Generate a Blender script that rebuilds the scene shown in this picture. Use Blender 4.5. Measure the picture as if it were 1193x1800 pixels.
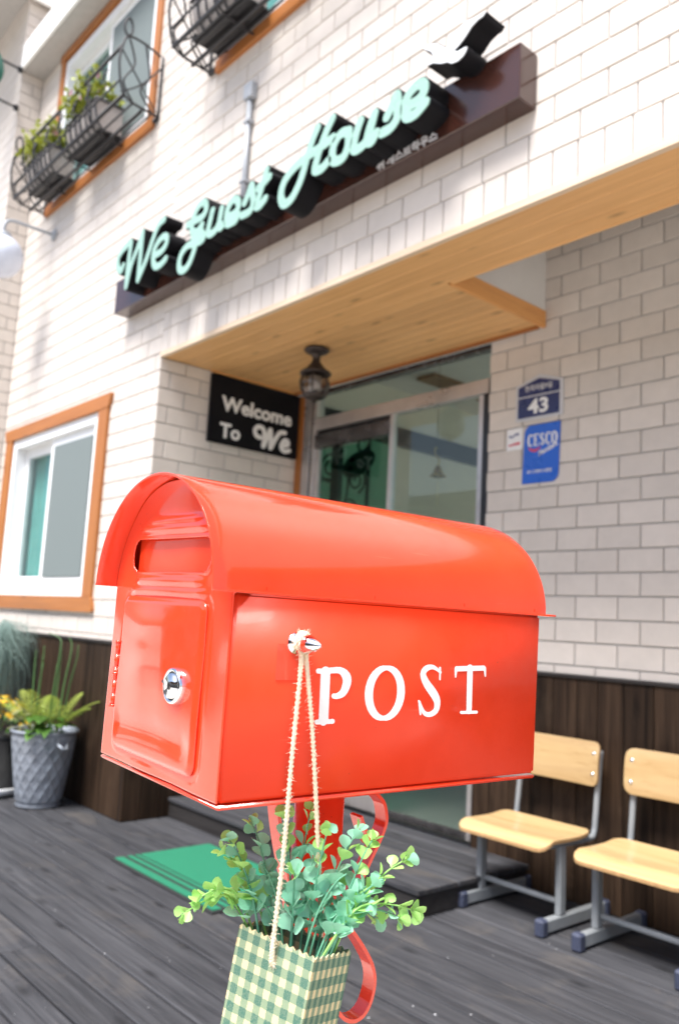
import bpy, bmesh, math, random
import numpy as np
from mathutils import Matrix, Vector, Euler
random.seed(7)
for o in list(bpy.data.objects):
    bpy.data.objects.remove(o, do_unlink=True)
scene = bpy.context.scene
COL = scene.collection
PI = math.pi
R = math.radians

# ------------------------------------------------------------------ camera
CAM_H = 1.15
YAW, PITCH, ROLL = 0.857797, 0.135772, 0.054257
fw = Vector((-math.sin(YAW)*math.cos(PITCH), math.cos(YAW)*math.cos(PITCH), math.sin(PITCH)))
r0 = Vector((math.cos(YAW), math.sin(YAW), 0)); u0 = r0.cross(fw)
rt = r0*math.cos(ROLL) + u0*math.sin(ROLL); up_ = rt.cross(fw)
cam_d = bpy.data.cameras.new('camera'); cam = bpy.data.objects.new('camera', cam_d); COL.objects.link(cam)
cam.matrix_world = Matrix(((rt.x, up_.x, -fw.x, 0), (rt.y, up_.y, -fw.y, 0), (rt.z, up_.z, -fw.z, CAM_H), (0, 0, 0, 1)))
cam_d.sensor_fit = 'VERTICAL'; cam_d.sensor_height = 36.0; cam_d.sensor_width = 24.0
cam_d.lens = 1463.38/1800*36
cam_d.clip_start = 0.02; cam_d.clip_end = 1500
cam_d.dof.use_dof = True; cam_d.dof.focus_distance = 0.92; cam_d.dof.aperture_fstop = 5.8
scene.camera = cam

# ------------------------------------------------------------------ sky, sun, exposure
SUN_TRAVEL = Vector((-0.14, 0.70, -1.30)).normalized()
SUN_STRENGTH, SUN_ANGLE, SKY_STRENGTH, EXPOSURE = 2.9, 24.0, 0.092, 1.42
to_sun = -SUN_TRAVEL
w = bpy.data.worlds.new('World'); scene.world = w; w.use_nodes = True
nt = w.node_tree; nt.nodes.clear()
sky = nt.nodes.new('ShaderNodeTexSky'); sky.sky_type = 'NISHITA'; sky.sun_disc = False
sky.sun_elevation = math.asin(to_sun.z); sky.sun_rotation = math.atan2(to_sun.x, to_sun.y)
sky.air_density = 1.0; sky.dust_density = 3.0; sky.ozone_density = 1.0
bgn = nt.nodes.new('ShaderNodeBackground'); bgn.inputs['Strength'].default_value = SKY_STRENGTH
outn = nt.nodes.new('ShaderNodeOutputWorld')
nt.links.new(sky.outputs[0], bgn.inputs[0]); nt.links.new(bgn.outputs[0], outn.inputs[0])
sl = bpy.data.lights.new('sun', 'SUN'); sl.energy = SUN_STRENGTH; sl.angle = R(SUN_ANGLE); sl.color = (1.0, 0.985, 0.965)
so = bpy.data.objects.new('sun', sl); COL.objects.link(so); so.location = (-6, -8, 12)
so.rotation_euler = SUN_TRAVEL.to_track_quat('-Z', 'Y').to_euler()
vs = scene.view_settings
vs.view_transform = 'Standard'; vs.look = 'None'; vs.exposure = EXPOSURE; vs.gamma = 1.0; vs.use_curve_mapping = False
scene.cycles.max_bounces = 8; scene.cycles.transparent_max_bounces = 12
scene.cycles.sample_clamp_indirect = 6.0
scene.cycles.use_denoising = True

# ------------------------------------------------------------------ materials
class NB:
    def __init__(s, name):
        s.m = bpy.data.materials.new(name); s.m.use_nodes = True; s.t = s.m.node_tree
        s.b = s.t.nodes['Principled BSDF']; s.out = s.t.nodes['Material Output']
    def n(s, typ, **kw):
        nd = s.t.nodes.new(typ)
        for k, v in kw.items(): setattr(nd, k, v)
        return nd
    def l(s, a, b): s.t.links.new(a, b)
    def val(s, sock, v):
        if isinstance(v, bpy.types.NodeSocket): s.l(v, sock)
        else: sock.default_value = v
    def math(s, op, a, b=0.0, clamp=False):
        nd = s.n('ShaderNodeMath', operation=op, use_clamp=clamp); s.val(nd.inputs[0], a); s.val(nd.inputs[1], b); return nd.outputs[0]
    def mix(s, f, a, b, mode='MIX'):
        nd = s.n('ShaderNodeMix', data_type='RGBA', blend_type=mode)
        s.val(nd.inputs[0], f)
        for i, v in ((6, a), (7, b)):
            if isinstance(v, bpy.types.NodeSocket): s.l(v, nd.inputs[i])
            else: nd.inputs[i].default_value = (*v, 1) if len(v) == 3 else v
        return nd.outputs[2]
    def coords(s, scale=(1, 1, 1), jitter=True, kind='Object'):
        tc = s.n('ShaderNodeTexCoord'); v = tc.outputs[kind]
        if jitter:
            oi = s.n('ShaderNodeObjectInfo'); mu = s.n('ShaderNodeVectorMath', operation='SCALE')
            cb = s.n('ShaderNodeCombineXYZ'); 
            s.l(oi.outputs['Random'], cb.inputs[0]); s.l(s.math('MULTIPLY', oi.outputs['Random'], 7.3), cb.inputs[1]); s.l(s.math('MULTIPLY', oi.outputs['Random'], 3.1), cb.inputs[2])
            s.l(cb.outputs[0], mu.inputs[0]); mu.inputs['Scale'].default_value = 37.0
            ad = s.n('ShaderNodeVectorMath', operation='ADD'); s.l(v, ad.inputs[0]); s.l(mu.outputs[0], ad.inputs[1]); v = ad.outputs[0]
        mp = s.n('ShaderNodeMapping'); mp.inputs['Scale'].default_value = scale; s.l(v, mp.inputs[0])
        return mp.outputs[0]
    def rnd(s): return s.n('ShaderNodeObjectInfo').outputs['Random']
    def noise(s, vec, scale=5, detail=4, rough=0.55, dist=0.0):
        nd = s.n('ShaderNodeTexNoise'); s.l(vec, nd.inputs['Vector']); nd.inputs['Scale'].default_value = scale
        nd.inputs['Detail'].default_value = detail; nd.inputs['Roughness'].default_value = rough; nd.inputs['Distortion'].default_value = dist
        return nd.outputs['Fac']
    def ramp(s, f, stops):
        nd = s.n('ShaderNodeValToRGB'); s.l(f, nd.inputs[0]); e = nd.color_ramp.elements
        while len(e) < len(stops): e.new(0.5)
        for el, (p, c) in zip(e, stops):
            el.position = p; el.color = (*c, 1) if len(c) == 3 else c
        return nd.outputs[0]
    def mapr(s, f, a, b, c, d):
        nd = s.n('ShaderNodeMapRange'); s.val(nd.inputs[0], f)
        for i, v in zip((1, 2, 3, 4), (a, b, c, d)): nd.inputs[i].default_value = v
        return nd.outputs[0]
    def bump(s, h, strength=0.3, dist=0.002):
        nd = s.n('ShaderNodeBump'); nd.inputs['Strength'].default_value = strength; nd.inputs['Distance'].default_value = dist
        s.l(h, nd.inputs['Height']); s.l(nd.outputs[0], s.b.inputs['Normal'])
    def set(s, **kw):
        for k, v in kw.items():
            k = {'base': 'Base Color', 'rough': 'Roughness', 'metal': 'Metallic', 'coat': 'Coat Weight', 'coatr': 'Coat Roughness', 'spec': 'Specular IOR Level',
                 'trans': 'Transmission Weight', 'emit': 'Emission Color', 'emits': 'Emission Strength', 'sheen': 'Sheen Weight', 'sss': 'Subsurface Weight'}.get(k, k)
            sock = s.b.inputs[k]
            if isinstance(v, bpy.types.NodeSocket): s.l(v, sock)
            elif isinstance(v, tuple) and len(v) == 3: sock.default_value = (*v, 1)
            else: sock.default_value = v
        return s

def plain(name, col, rough=0.5, var=0.12, scale=18.0, metal=0.0, bump=0.0, **kw):
    b = NB(name); c = b.coords(); f = b.noise(c, scale, 5, 0.6)
    d = tuple(x*(1-var) for x in col); e = tuple(min(1, x*(1+var)) for x in col)
    b.set(base=b.ramp(f, [(0.3, d), (0.7, e)]), rough=b.mapr(f, 0.3, 0.7, max(0.02, rough-0.07), min(1, rough+0.07)), metal=metal, **kw)
    if bump: b.bump(b.noise(c, scale*4, 3), bump, 0.001)
    return b.m

def wood(name, dark, light, axis=0, grain=1.0, rough=0.55, var=0.25, knots=True, worn=None, bump=0.35, coat=0.0, spec=0.4):
    """long grain along the object's local axis"""
    b = NB(name)
    s1 = [26*grain]*3; s1[axis] = 1.3*grain
    s2 = [150*grain]*3; s2[axis] = 4*grain
    c1 = b.coords(tuple(s1)); c2 = b.coords(tuple(s2)); c0 = b.coords((1, 1, 1))
    n1 = b.noise(c1, 1.0, 5, 0.6, 0.8); n2 = b.noise(c2, 1.0, 3, 0.6)
    f = b.math('ADD', b.math('MULTIPLY', n1, 0.65), b.math('MULTIPLY', n2, 0.35))
    col = b.ramp(f, [(0.36, dark), (0.62, light)])
    if knots:
        sk = [9*grain]*3; sk[axis] = 3.2*grain
        v = b.n('ShaderNodeTexVoronoi'); b.l(b.coords(tuple(sk)), v.inputs['Vector']); v.inputs['Scale'].default_value = 1.0
        kf = b.mapr(v.outputs['Distance'], 0.05, 0.2, 0.75, 0.0)
        col = b.mix(kf, col, tuple(x*0.45 for x in dark))
    if worn:
        wf = b.mapr(b.noise(c0, 2.3, 6, 0.7, 0.6), 0.55, 0.72, 0.0, 0.7)
        col = b.mix(wf, col, worn)
    hv = b.n('ShaderNodeHueSaturation'); b.l(col, hv.inputs['Color']); b.l(b.mapr(b.rnd(), 0, 1, 1-var, 1+var), hv.inputs['Value'])
    b.set(base=hv.outputs[0], rough=b.mapr(n2, 0.3, 0.7, rough-0.08, rough+0.1), coat=coat, spec=spec)
    b.bump(f, bump, 0.002)
    return b.m

def tile_mat(name, col, var=0.055):
    b = NB(name); c = b.coords(); f = b.noise(c, 9, 6, 0.65); g = b.noise(c, 160, 3, 0.6)
    cc = b.ramp(f, [(0.25, tuple(x*0.93 for x in col)), (0.75, tuple(min(1, x*1.05) for x in col))])
    hv = b.n('ShaderNodeHueSaturation'); b.l(cc, hv.inputs['Color']); b.l(b.mapr(b.rnd(), 0, 1, 1-var, 1+var), hv.inputs['Value'])
    sp = b.mapr(b.noise(b.coords(), 55, 2, 0.5), 0.66, 0.74, 0.0, 0.12)
    b.set(base=b.mix(sp, hv.outputs[0], tuple(x*0.6 for x in col)), rough=0.46, spec=0.4); b.bump(g, 0.12, 0.0006)
    return b.m

M = {}
M['tile'] = tile_mat('tile_glaze', (0.63, 0.572, 0.520))
M['grout'] = plain('grout', (0.36, 0.35, 0.34), 0.9, 0.15, 40)
def red_paint(name='red_paint', rough=0.17, coat=0.65, spec=0.35):
    b = NB(name); c = b.coords(jitter=False); f = b.noise(c, 9, 4, 0.6); g = b.noise(c, 420, 2, 0.5); h = b.noise(c, 14, 2)
    b.set(base=b.ramp(f, [(0.3, (0.79, 0.045, 0.013)), (0.7, (0.83, 0.054, 0.017))]), rough=rough, coat=coat, coatr=0.06, spec=spec)
    sp = b.mapr(b.noise(c, 260, 2, 0.5), 0.735, 0.76, 0.0, 0.55)
    sc_ = b.mapr(b.noise(b.coords((6, 160, 160), jitter=False), 1.0, 3, 0.6), 0.70, 0.74, 0.0, 0.22)
    col = b.b.inputs['Base Color'].links[0].from_socket
    b.l(b.mix(sc_, b.mix(sp, col, (0.30, 0.03, 0.015)), (0.85, 0.16, 0.09)), b.b.inputs['Base Color'])
    b.l(b.mapr(b.noise(c, 22, 5, 0.7), 0.35, 0.7, rough-0.06, rough+0.10), b.b.inputs['Roughness'])
    b.bump(b.math('ADD', b.math('MULTIPLY', g, 0.15), h), 0.09, 0.003)
    return b.m
M['red'] = red_paint()
M['redbody'] = red_paint('red_paint_satin', 0.36, 0.05, 0.22)
M['deck'] = wood('deck_wood', (0.024, 0.0245, 0.028), (0.066, 0.0665, 0.073), 0, 1.0, 0.68, 0.16, True, (0.092, 0.082, 0.074), 0.6, 0.0, 0.25)
M['deckside'] = wood('platform_wood', (0.016, 0.014, 0.014), (0.034, 0.031, 0.030), 0, 1.0, 0.6, 0.15, False, None, 0.4)
M['wains'] = wood('stained_board', (0.013, 0.0075, 0.0048), (0.050, 0.030, 0.0185), 2, 0.8, 0.55, 0.32, True, (0.066, 0.043, 0.028), 0.5, 0.0, 0.15)
M['cap'] = plain('dark_cap', (0.02, 0.016, 0.015), 0.5)
M['pine'] = wood('pine_board', (0.62, 0.335, 0.13), (0.76, 0.44, 0.185), 0, 1.2, 0.45, 0.09, True, None, 0.15)
M['pine_y'] = wood('pine_trim', (0.62, 0.28, 0.09), (0.76, 0.38, 0.13), 1, 1.2, 0.45, 0.06, True, None, 0.15)
M['pine_edge'] = wood('pine_edge', (0.62, 0.47, 0.33), (0.74, 0.60, 0.45), 0, 1.2, 0.5, 0.04, False, None, 0.15)  # same pine; sunlit paleness of the beam's front strip put into the colour
M['casing'] = wood('casing_wood', (0.30, 0.105, 0.026), (0.40, 0.15, 0.040), 0, 1.0, 0.45, 0.08, True, None, 0.2)
M['casing_v'] = wood('casing_wood_upright', (0.30, 0.105, 0.026), (0.40, 0.15, 0.040), 2, 1.0, 0.45, 0.08, True, None, 0.2)
M['white'] = plain('white_vinyl', (0.78, 0.79, 0.80), 0.35, 0.03)
M['whitewall'] = plain('white_plaster', (0.68, 0.67, 0.65), 0.85, 0.04, 6)
M['beige_in'] = plain('interior_paint', (0.62, 0.58, 0.50), 0.8, 0.03, 4)
M['floor_in'] = plain('interior_floor', (0.30, 0.29, 0.28), 0.35, 0.08, 4)
M['dark'] = plain('black_paint', (0.012, 0.012, 0.014), 0.35, 0.2)
M['letterside'] = plain('letter_return', (0.008, 0.008, 0.010), 0.6, 0.2, 18, spec=0.15)
M['iron'] = plain('wrought_iron', (0.018, 0.017, 0.02), 0.5, 0.3, 60, 0.0, 0.3)
M['maroon'] = plain('maroon_enamel', (0.045, 0.016, 0.011), 0.18, 0.12, 3, 0.0, 0.0, coat=0.35, coatr=0.04)
M['mint'] = plain('mint_acrylic', (0.29, 0.46, 0.39), 0.3, 0.03, 8)
M['letterwhite'] = plain('white_letter', (0.72, 0.73, 0.76), 0.4, 0.05, 30)
M['boardwhite'] = plain('board_lettering', (0.86, 0.86, 0.85), 0.4, 0.03, 30)
M['birdwhite'] = plain('white_acrylic', (0.80, 0.83, 0.86), 0.3, 0.03, 8)
M['board_black'] = plain('board_black', (0.007, 0.007, 0.009), 0.5, 0.2, 6, spec=0.12)
M['steel'] = plain('stainless', (0.58, 0.54, 0.52), 0.32, 0.15, 5, 0.65)
M['steel_dark'] = plain('dark_steel', (0.16, 0.15, 0.15), 0.25, 0.3, 9, 0.8)
M['chrome'] = plain('chrome', (0.75, 0.77, 0.80), 0.08, 0.04, 12, 1.0)
M['chairmetal'] = plain('grey_tube_paint', (0.25, 0.265, 0.275), 0.38, 0.06, 30)
M['rubber'] = plain('blue_grey_rubber', (0.042, 0.05, 0.085), 0.6, 0.2, 60)
M['ply'] = wood('plywood', (0.45, 0.295, 0.135), (0.55, 0.385, 0.195), 0, 0.5, 0.32, 0.05, False, None, 0.08, 0.3)
M['plyedge'] = plain('plywood_edge', (0.42, 0.25, 0.11), 0.6, 0.2, 80)
M['matgreen'] = plain('green_carpet', (0.008, 0.15, 0.078), 0.9, 0.15, 120, 0.0, 0.6)
M['matblack'] = plain('black_rubber_mat', (0.016, 0.018, 0.018), 0.8, 0.2, 120, 0.0, 0.5)
M['zinc'] = plain('galvanised', (0.34, 0.375, 0.43), 0.45, 0.22, 14, 0.5, 0.15)
M['pipe'] = plain('grey_conduit', (0.33, 0.35, 0.38), 0.4, 0.05)
M['greysoffit'] = plain('grey_soffit', (0.42, 0.40, 0.38), 0.8, 0.06)
M['fascia'] = plain('white_fascia', (0.80, 0.79, 0.77), 0.5, 0.03)
M['navy'] = plain('navy_enamel', (0.020, 0.027, 0.105), 0.3, 0.06)
M['blue'] = plain('blue_print', (0.018, 0.115, 0.56), 0.3, 0.05)
M['printwhite'] = plain('print_white', (0.80, 0.80, 0.80), 0.4, 0.02)
M['printred'] = plain('print_red', (0.62, 0.06, 0.10), 0.4, 0.05)
M['printnavy'] = plain('print_dark_blue', (0.06, 0.08, 0.22), 0.4, 0.05)
M['printcyan'] = plain('print_light_blue', (0.07, 0.30, 0.78), 0.4, 0.05)
M['platewhite'] = plain('plate_border', (0.56, 0.56, 0.58), 0.35, 0.04)
M['brass'] = plain('brass', (0.50, 0.34, 0.09), 0.3, 0.2, 20, 0.9)
M['bronze'] = plain('dark_bronze', (0.045, 0.034, 0.03), 0.45, 0.3, 40, 0.4)
M['candle'] = plain('frosted_tube', (0.70, 0.69, 0.66), 0.5, 0.04)
M['opal'] = plain('opal_globe', (0.58, 0.62, 0.72), 0.22, 0.02, 4, sss=0.0)
M['signgreen'] = plain('green_enamel', (0.02, 0.14, 0.10), 0.4, 0.1)
M['brownwood'] = plain('brown_panel', (0.16, 0.09, 0.05), 0.5, 0.2, 8)
M['asphalt'] = plain('pale_concrete', (0.58, 0.54, 0.48), 0.9, 0.12, 3)
M['brick_dark'] = plain('brown_brick', (0.085, 0.055, 0.042), 0.85, 0.3, 9)
M['shutter'] = plain('grey_shutter', (0.16, 0.17, 0.18), 0.5, 0.15, 6)
M['soil'] = plain('soil', (0.035, 0.022, 0.014), 0.95, 0.4, 60, 0.0, 0.8)
M['twine'] = plain('jute_twine', (0.80, 0.66, 0.49), 0.9, 0.12, 200, 0.0, 0.6)
M['fibre'] = plain('jute_fibre', (0.85, 0.74, 0.58), 0.9, 0.1)
M['tape'] = plain('clear_tape', (0.80, 0.09, 0.05), 0.10, 0.1, 20)
M['blind'] = plain('teal_blind', (0.16, 0.42, 0.40), 0.6, 0.1, 5)
M['olive'] = plain('olive_curtain', (0.26, 0.27, 0.13), 0.8, 0.12, 5)
M['screenfab'] = plain('insect_screen', (0.15, 0.18, 0.18), 0.75, 0.04, 200)
M['liner'] = plain('planter_liner', (0.34, 0.31, 0.29), 0.6, 0.08, 30)
M['tealplaque'] = plain('teal_plaque', (0.01, 0.035, 0.035), 0.3, 0.2)
M['wallplain'] = tile_mat('pale_render', (0.62, 0.58, 0.54))

def leaf_mat(name, a, b_, rough=0.42, trans=0.25):
    b = NB(name); c = b.coords(); f = b.noise(c, 60, 3, 0.6)
    col = b.mix(b.math('ADD', b.math('MULTIPLY', f, 0.5), b.math('MULTIPLY', b.rnd(), 0.5)), a, b_)
    b.set(base=col, rough=rough, spec=0.45)
    tr = b.n('ShaderNodeBsdfTranslucent'); b.l(col, tr.inputs[0])
    mx = b.n('ShaderNodeMixShader'); mx.inputs[0].default_value = trans
    b.l(b.b.outputs[0], mx.inputs[1]); b.l(tr.outputs[0], mx.inputs[2]); b.l(mx.outputs[0], b.out.inputs[0])
    return b.m
M['euc'] = leaf_mat('eucalyptus_leaf', (0.17, 0.52, 0.35), (0.42, 0.75, 0.56), 0.28)
M['euctip'] = leaf_mat('eucalyptus_tip', (0.30, 0.62, 0.14), (0.45, 0.74, 0.26), 0.34)
M['stem'] = leaf_mat('eucalyptus_stem', (0.07, 0.26, 0.17), (0.14, 0.36, 0.22), 0.5, 0.0)
M['fern'] = leaf_mat('fern_leaf', (0.24, 0.35, 0.04), (0.46, 0.52, 0.11))
M['hosta'] = leaf_mat('broad_leaf', (0.045, 0.13, 0.02), (0.11, 0.22, 0.035))
M['palegreen'] = leaf_mat('pale_leaf', (0.30, 0.32, 0.13), (0.46, 0.46, 0.26))
M['horsetail'] = leaf_mat('horsetail_stalk', (0.045, 0.12, 0.035), (0.09, 0.18, 0.06), 0.5, 0.0)
M['bluegrass'] = leaf_mat('blue_grass', (0.14, 0.22, 0.20), (0.30, 0.40, 0.36), 0.6)
M['yellow'] = leaf_mat('yellow_petal', (0.62, 0.36, 0.01), (0.78, 0.52, 0.03), 0.6)
M['lime'] = leaf_mat('lime_leaf', (0.22, 0.27, 0.02), (0.42, 0.44, 0.05), 0.5)
M['pink'] = leaf_mat('pink_petal', (0.50, 0.22, 0.34), (0.70, 0.42, 0.52), 0.6)

def glass_mat(name, tint, refl=1.0):
    b = NB(name)
    lw = b.n('ShaderNodeLayerWeight'); lw.inputs[0].default_value = 0.5
    fr = b.math('ADD', 0.045, b.math('MULTIPLY', b.math('POWER', lw.outputs['Facing'], 5.0), 0.95))
    tr = b.n('ShaderNodeBsdfTransparent'); tr.inputs[0].default_value = (*tint, 1)
    gl = b.n('ShaderNodeBsdfGlossy'); gl.inputs['Roughness'].default_value = 0.02
    mx = b.n('ShaderNodeMixShader'); b.l(b.math('MULTIPLY', fr, refl, True), mx.inputs[0])
    b.l(tr.outputs[0], mx.inputs[1]); b.l(gl.outputs[0], mx.inputs[2]); b.l(mx.outputs[0], b.out.inputs[0])
    return b.m
M['glass'] = glass_mat('door_glass', (0.80, 0.86, 0.82))
M['glassgreen'] = glass_mat('green_glass', (0.37, 0.62, 0.52))
M['glasswin'] = glass_mat('window_glass', (0.86, 0.91, 0.90), 0.55)
M['glasslamp'] = glass_mat('lantern_glass', (0.55, 0.52, 0.50), 1.5)

def gingham():
    b = NB('gingham_paper'); tc = b.n('ShaderNodeTexCoord'); sx = b.n('ShaderNodeSeparateXYZ'); b.l(tc.outputs['Object'], sx.inputs[0])
    ge = b.n('ShaderNodeNewGeometry')
    # local x = across the front, y = depth, z = up; the material is meant for one upright box
    vt = b.n('ShaderNodeVectorTransform', vector_type='NORMAL', convert_from='WORLD', convert_to='OBJECT'); b.l(ge.outputs['Normal'], vt.inputs[0])
    sn = b.n('ShaderNodeSeparateXYZ'); b.l(vt.outputs[0], sn.inputs[0])
    isfront = b.math('GREATER_THAN', b.math('ABSOLUTE', sn.outputs[1]), 0.6)
    P_ = 0.0158
    u = b.math('ADD', b.math('MULTIPLY', b.math('MULTIPLY', sx.outputs[0], 1/P_), isfront),
               b.math('MULTIPLY', b.math('MULTIPLY', sx.outputs[1], 1/(P_*0.55)), b.math('SUBTRACT', 1.0, isfront)))
    v = b.math('MULTIPLY', sx.outputs[2], 1/P_)
    wob = b.math('MULTIPLY', b.math('SUBTRACT', b.noise(b.coords(jitter=False), 400, 2), 0.5), 0.12)
    fu = b.math('GREATER_THAN', b.math('FRACT', b.math('ADD', b.math('ADD', u, 40.2), wob)), 0.47)
    fv = b.math('GREATER_THAN', b.math('FRACT', b.math('ADD', b.math('ADD', v, 40.3), wob)), 0.47)
    s = b.math('MULTIPLY', b.math('ADD', fu, fv), 0.5)
    col = b.ramp(s, [(0.0, (0.62, 0.51, 0.29)), (0.5, (0.19, 0.26, 0.165)), (1.0, (0.048, 0.135, 0.098))])
    col = b.mix(b.mapr(b.noise(b.coords(jitter=False), 900, 3), 0.45, 0.7, 0.0, 0.25), col, (0.42, 0.42, 0.28))
    b.set(base=col, rough=0.75); return b.m
M['gingham'] = gingham()
M['kraft'] = plain('paper_inside', (0.42, 0.33, 0.20), 0.9, 0.1)

# ------------------------------------------------------------------ object helpers
WM = {}
def empty(name, loc=(0, 0, 0), mat=None, label=None, cat=None, group=None, kind=None):
    o = bpy.data.objects.new(name, None); COL.objects.link(o); o.empty_display_size = 0.1
    m = mat if mat is not None else Matrix.Translation(loc)
    o.matrix_world = m; WM[o.name] = m.copy()
    tag(o, label, cat, group, kind); return o
def tag(o, label=None, cat=None, group=None, kind=None):
    for k, v in (('label', label), ('category', cat), ('group', group), ('kind', kind)):
        if v: o[k] = v
    return o
def world_of(o): return WM.get(o.name, Matrix.Identity(4))
def obj(name, me, mat=None, parent=None, m=None, local=False):
    """link mesh ME as an object; M is its world matrix (or its matrix in the parent's frame when LOCAL)"""
    o = bpy.data.objects.new(name, me); COL.objects.link(o)
    if mat is not None and not me.materials: me.materials.append(mat)
    m = m if m is not None else Matrix.Identity(4)
    if parent is not None:
        o.parent = parent
        if local: o.matrix_local = m; WM[o.name] = world_of(parent) @ m
        else:
            o.matrix_parent_inverse = world_of(parent).inverted(); o.matrix_basis = m; WM[o.name] = m.copy()
    else:
        o.matrix_world = m; WM[o.name] = m.copy()
    return o
def mesh(name, verts, faces, smooth=False, mats=()):
    me = bpy.data.meshes.new(name); me.from_pydata([tuple(v) for v in verts], [], faces); me.update()
    if smooth: me.polygons.foreach_set('use_smooth', [True]*len(me.polygons))
    for m in mats: me.materials.append(m)
    return me
def finish(bm, name, smooth=False):
    bmesh.ops.recalc_face_normals(bm, faces=bm.faces)
    me = bpy.data.meshes.new(name); bm.to_mesh(me); bm.free()
    if smooth: me.polygons.foreach_set('use_smooth', [True]*len(me.polygons))
    return me
BOXC = {}
def box_mesh(sx, sy, sz, bev=0.0, key=None):
    k = (round(sx, 4), round(sy, 4), round(sz, 4), round(bev, 4), key)
    if k in BOXC: return BOXC[k]
    bm = bmesh.new(); bmesh.ops.create_cube(bm, size=1.0); bmesh.ops.scale(bm, vec=(sx, sy, sz), verts=bm.verts)
    if bev > 0: bmesh.ops.bevel(bm, geom=list(bm.edges), offset=min(bev, 0.4*min(sx, sy, sz)), segments=1, affect='EDGES')
    me = finish(bm, 'box'); BOXC[k] = me; return me
def box(name, lo, hi, mat, parent=None, bev=0.003):
    lo = Vector(lo); hi = Vector(hi); s = hi-lo
    return obj(name, box_mesh(s.x, s.y, s.z, bev, mat.name), mat, parent, Matrix.Translation((lo+hi)/2))
class MB:
    """collects shapes into one mesh"""
    def __init__(s): s.v = []; s.f = []; s.sm = []
    def add(s, v, f, smooth=False):
        o = len(s.v); s.v += [tuple(p) for p in v]; s.f += [tuple(i+o for i in q) for q in f]; s.sm += [smooth]*len(f)
    def box(s, lo, hi):
        x0, y0, z0 = lo; x1, y1, z1 = hi
        s.add([(x0, y0, z0), (x1, y0, z0), (x1, y1, z0), (x0, y1, z0), (x0, y0, z1), (x1, y0, z1), (x1, y1, z1), (x0, y1, z1)],
              [(0, 3, 2, 1), (4, 5, 6, 7), (0, 1, 5, 4), (1, 2, 6, 5), (2, 3, 7, 6), (3, 0, 4, 7)])
    def tube(s, pts, r, seg=8, cap=True, closed=False):
        v, f = tube_geo(pts, r, seg, cap, closed); s.add(v, f, True)
    def build(s, name, mat, parent=None, m=None, local=False):
        me = mesh(name, s.v, s.f); me.polygons.foreach_set('use_smooth', s.sm)
        return obj(name, me, mat, parent, m, local)
def tube_geo(pts, r, seg=8, cap=True, closed=False):
    pts = [Vector(p) for p in pts]; n = len(pts); rs = r if isinstance(r, (list, tuple)) else [r]*n
    v = []; f = []; prev = None
    for i, p in enumerate(pts):
        if closed: t = pts[(i+1) % n]-pts[i-1]
        else: t = pts[min(i+1, n-1)]-pts[max(i-1, 0)]
        t = t.normalized() if t.length > 1e-9 else Vector((0, 0, 1))
        if prev is None:
            a = Vector((0, 0, 1)) if abs(t.z) < 0.9 else Vector((1, 0, 0)); a = (a-t*a.dot(t)).normalized()
        else: a = (prev-t*prev.dot(t)); a = a.normalized() if a.length > 1e-6 else t.orthogonal().normalized()
        prev = a; b = t.cross(a)
        for k in range(seg):
            an = 2*PI*k/seg; v.append(p+a*(rs[i]*math.cos(an))+b*(rs[i]*math.sin(an)))
    for i in range(n if closed else n-1):
        j = (i+1) % n
        for k in range(seg):
            f.append((i*seg+k, i*seg+(k+1) % seg, j*seg+(k+1) % seg, j*seg+k))
    if cap and not closed:
        f.append(tuple(range(seg))[::-1]); f.append(tuple((n-1)*seg+k for k in range(seg)))
    return v, f
def tube(name, pts, r, mat, parent=None, seg=8, closed=False):
    m = MB(); m.tube(pts, r, seg, True, closed); return m.build(name, mat, parent)
def spline(pts, n=8):
    P_ = [Vector(p) for p in pts]; out = []
    for i in range(len(P_)-1):
        p0 = P_[max(i-1, 0)]; p1 = P_[i]; p2 = P_[i+1]; p3 = P_[min(i+2, len(P_)-1)]
        for k in range(n):
            t = k/n; out.append(0.5*((2*p1)+(p2-p0)*t+(2*p0-5*p1+4*p2-p3)*t*t+(3*p1-p0-3*p2+p3)*t**3))
    out.append(P_[-1]); return out
def lathe_geo(prof, seg=32, fn=None):
    v = []; f = []
    for (r, z) in prof:
        for k in range(seg):
            a = 2*PI*k/seg; rr = r if fn is None else fn(r, z, a); v.append((rr*math.cos(a), rr*math.sin(a), z))
    for i in range(len(prof)-1):
        for k in range(seg):
            f.append((i*seg+k, i*seg+(k+1) % seg, (i+1)*seg+(k+1) % seg, (i+1)*seg+k))
    return v, f
def lathe(name, prof, mat, parent=None, m=None, seg=32, smooth=True, local=False, fn=None):
    v, f = lathe_geo(prof, seg, fn); me = mesh(name, v, f, smooth); return obj(name, me, mat, parent, m, local)
def strap(name, pts, side, width, thick, mat, parent=None):
    """flat bar along PTS, WIDTH across the vector SIDE"""
    pts = [Vector(p) for p in pts]; side = Vector(side).normalized(); v = []; f = []; n = len(pts)
    for i, p in enumerate(pts):
        t = (pts[min(i+1, n-1)]-pts[max(i-1, 0)]).normalized(); nn = side.cross(t).normalized()
        for a, b in ((-1, -1), (1, -1), (1, 1), (-1, 1)): v.append(p+side*(a*width/2)+nn*(b*thick/2))
    for i in range(n-1):
        for k in range(4): f.append((i*4+k, i*4+(k+1) % 4, (i+1)*4+(k+1) % 4, (i+1)*4+k))
    f.append((3, 2, 1, 0)); f.append(tuple((n-1)*4+k for k in range(4)))
    bm = bmesh.new(); me = mesh(name, v, f); bm.from_mesh(me); bpy.data.meshes.remove(me)
    return obj(name, finish(bm, name), mat, parent)

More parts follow.
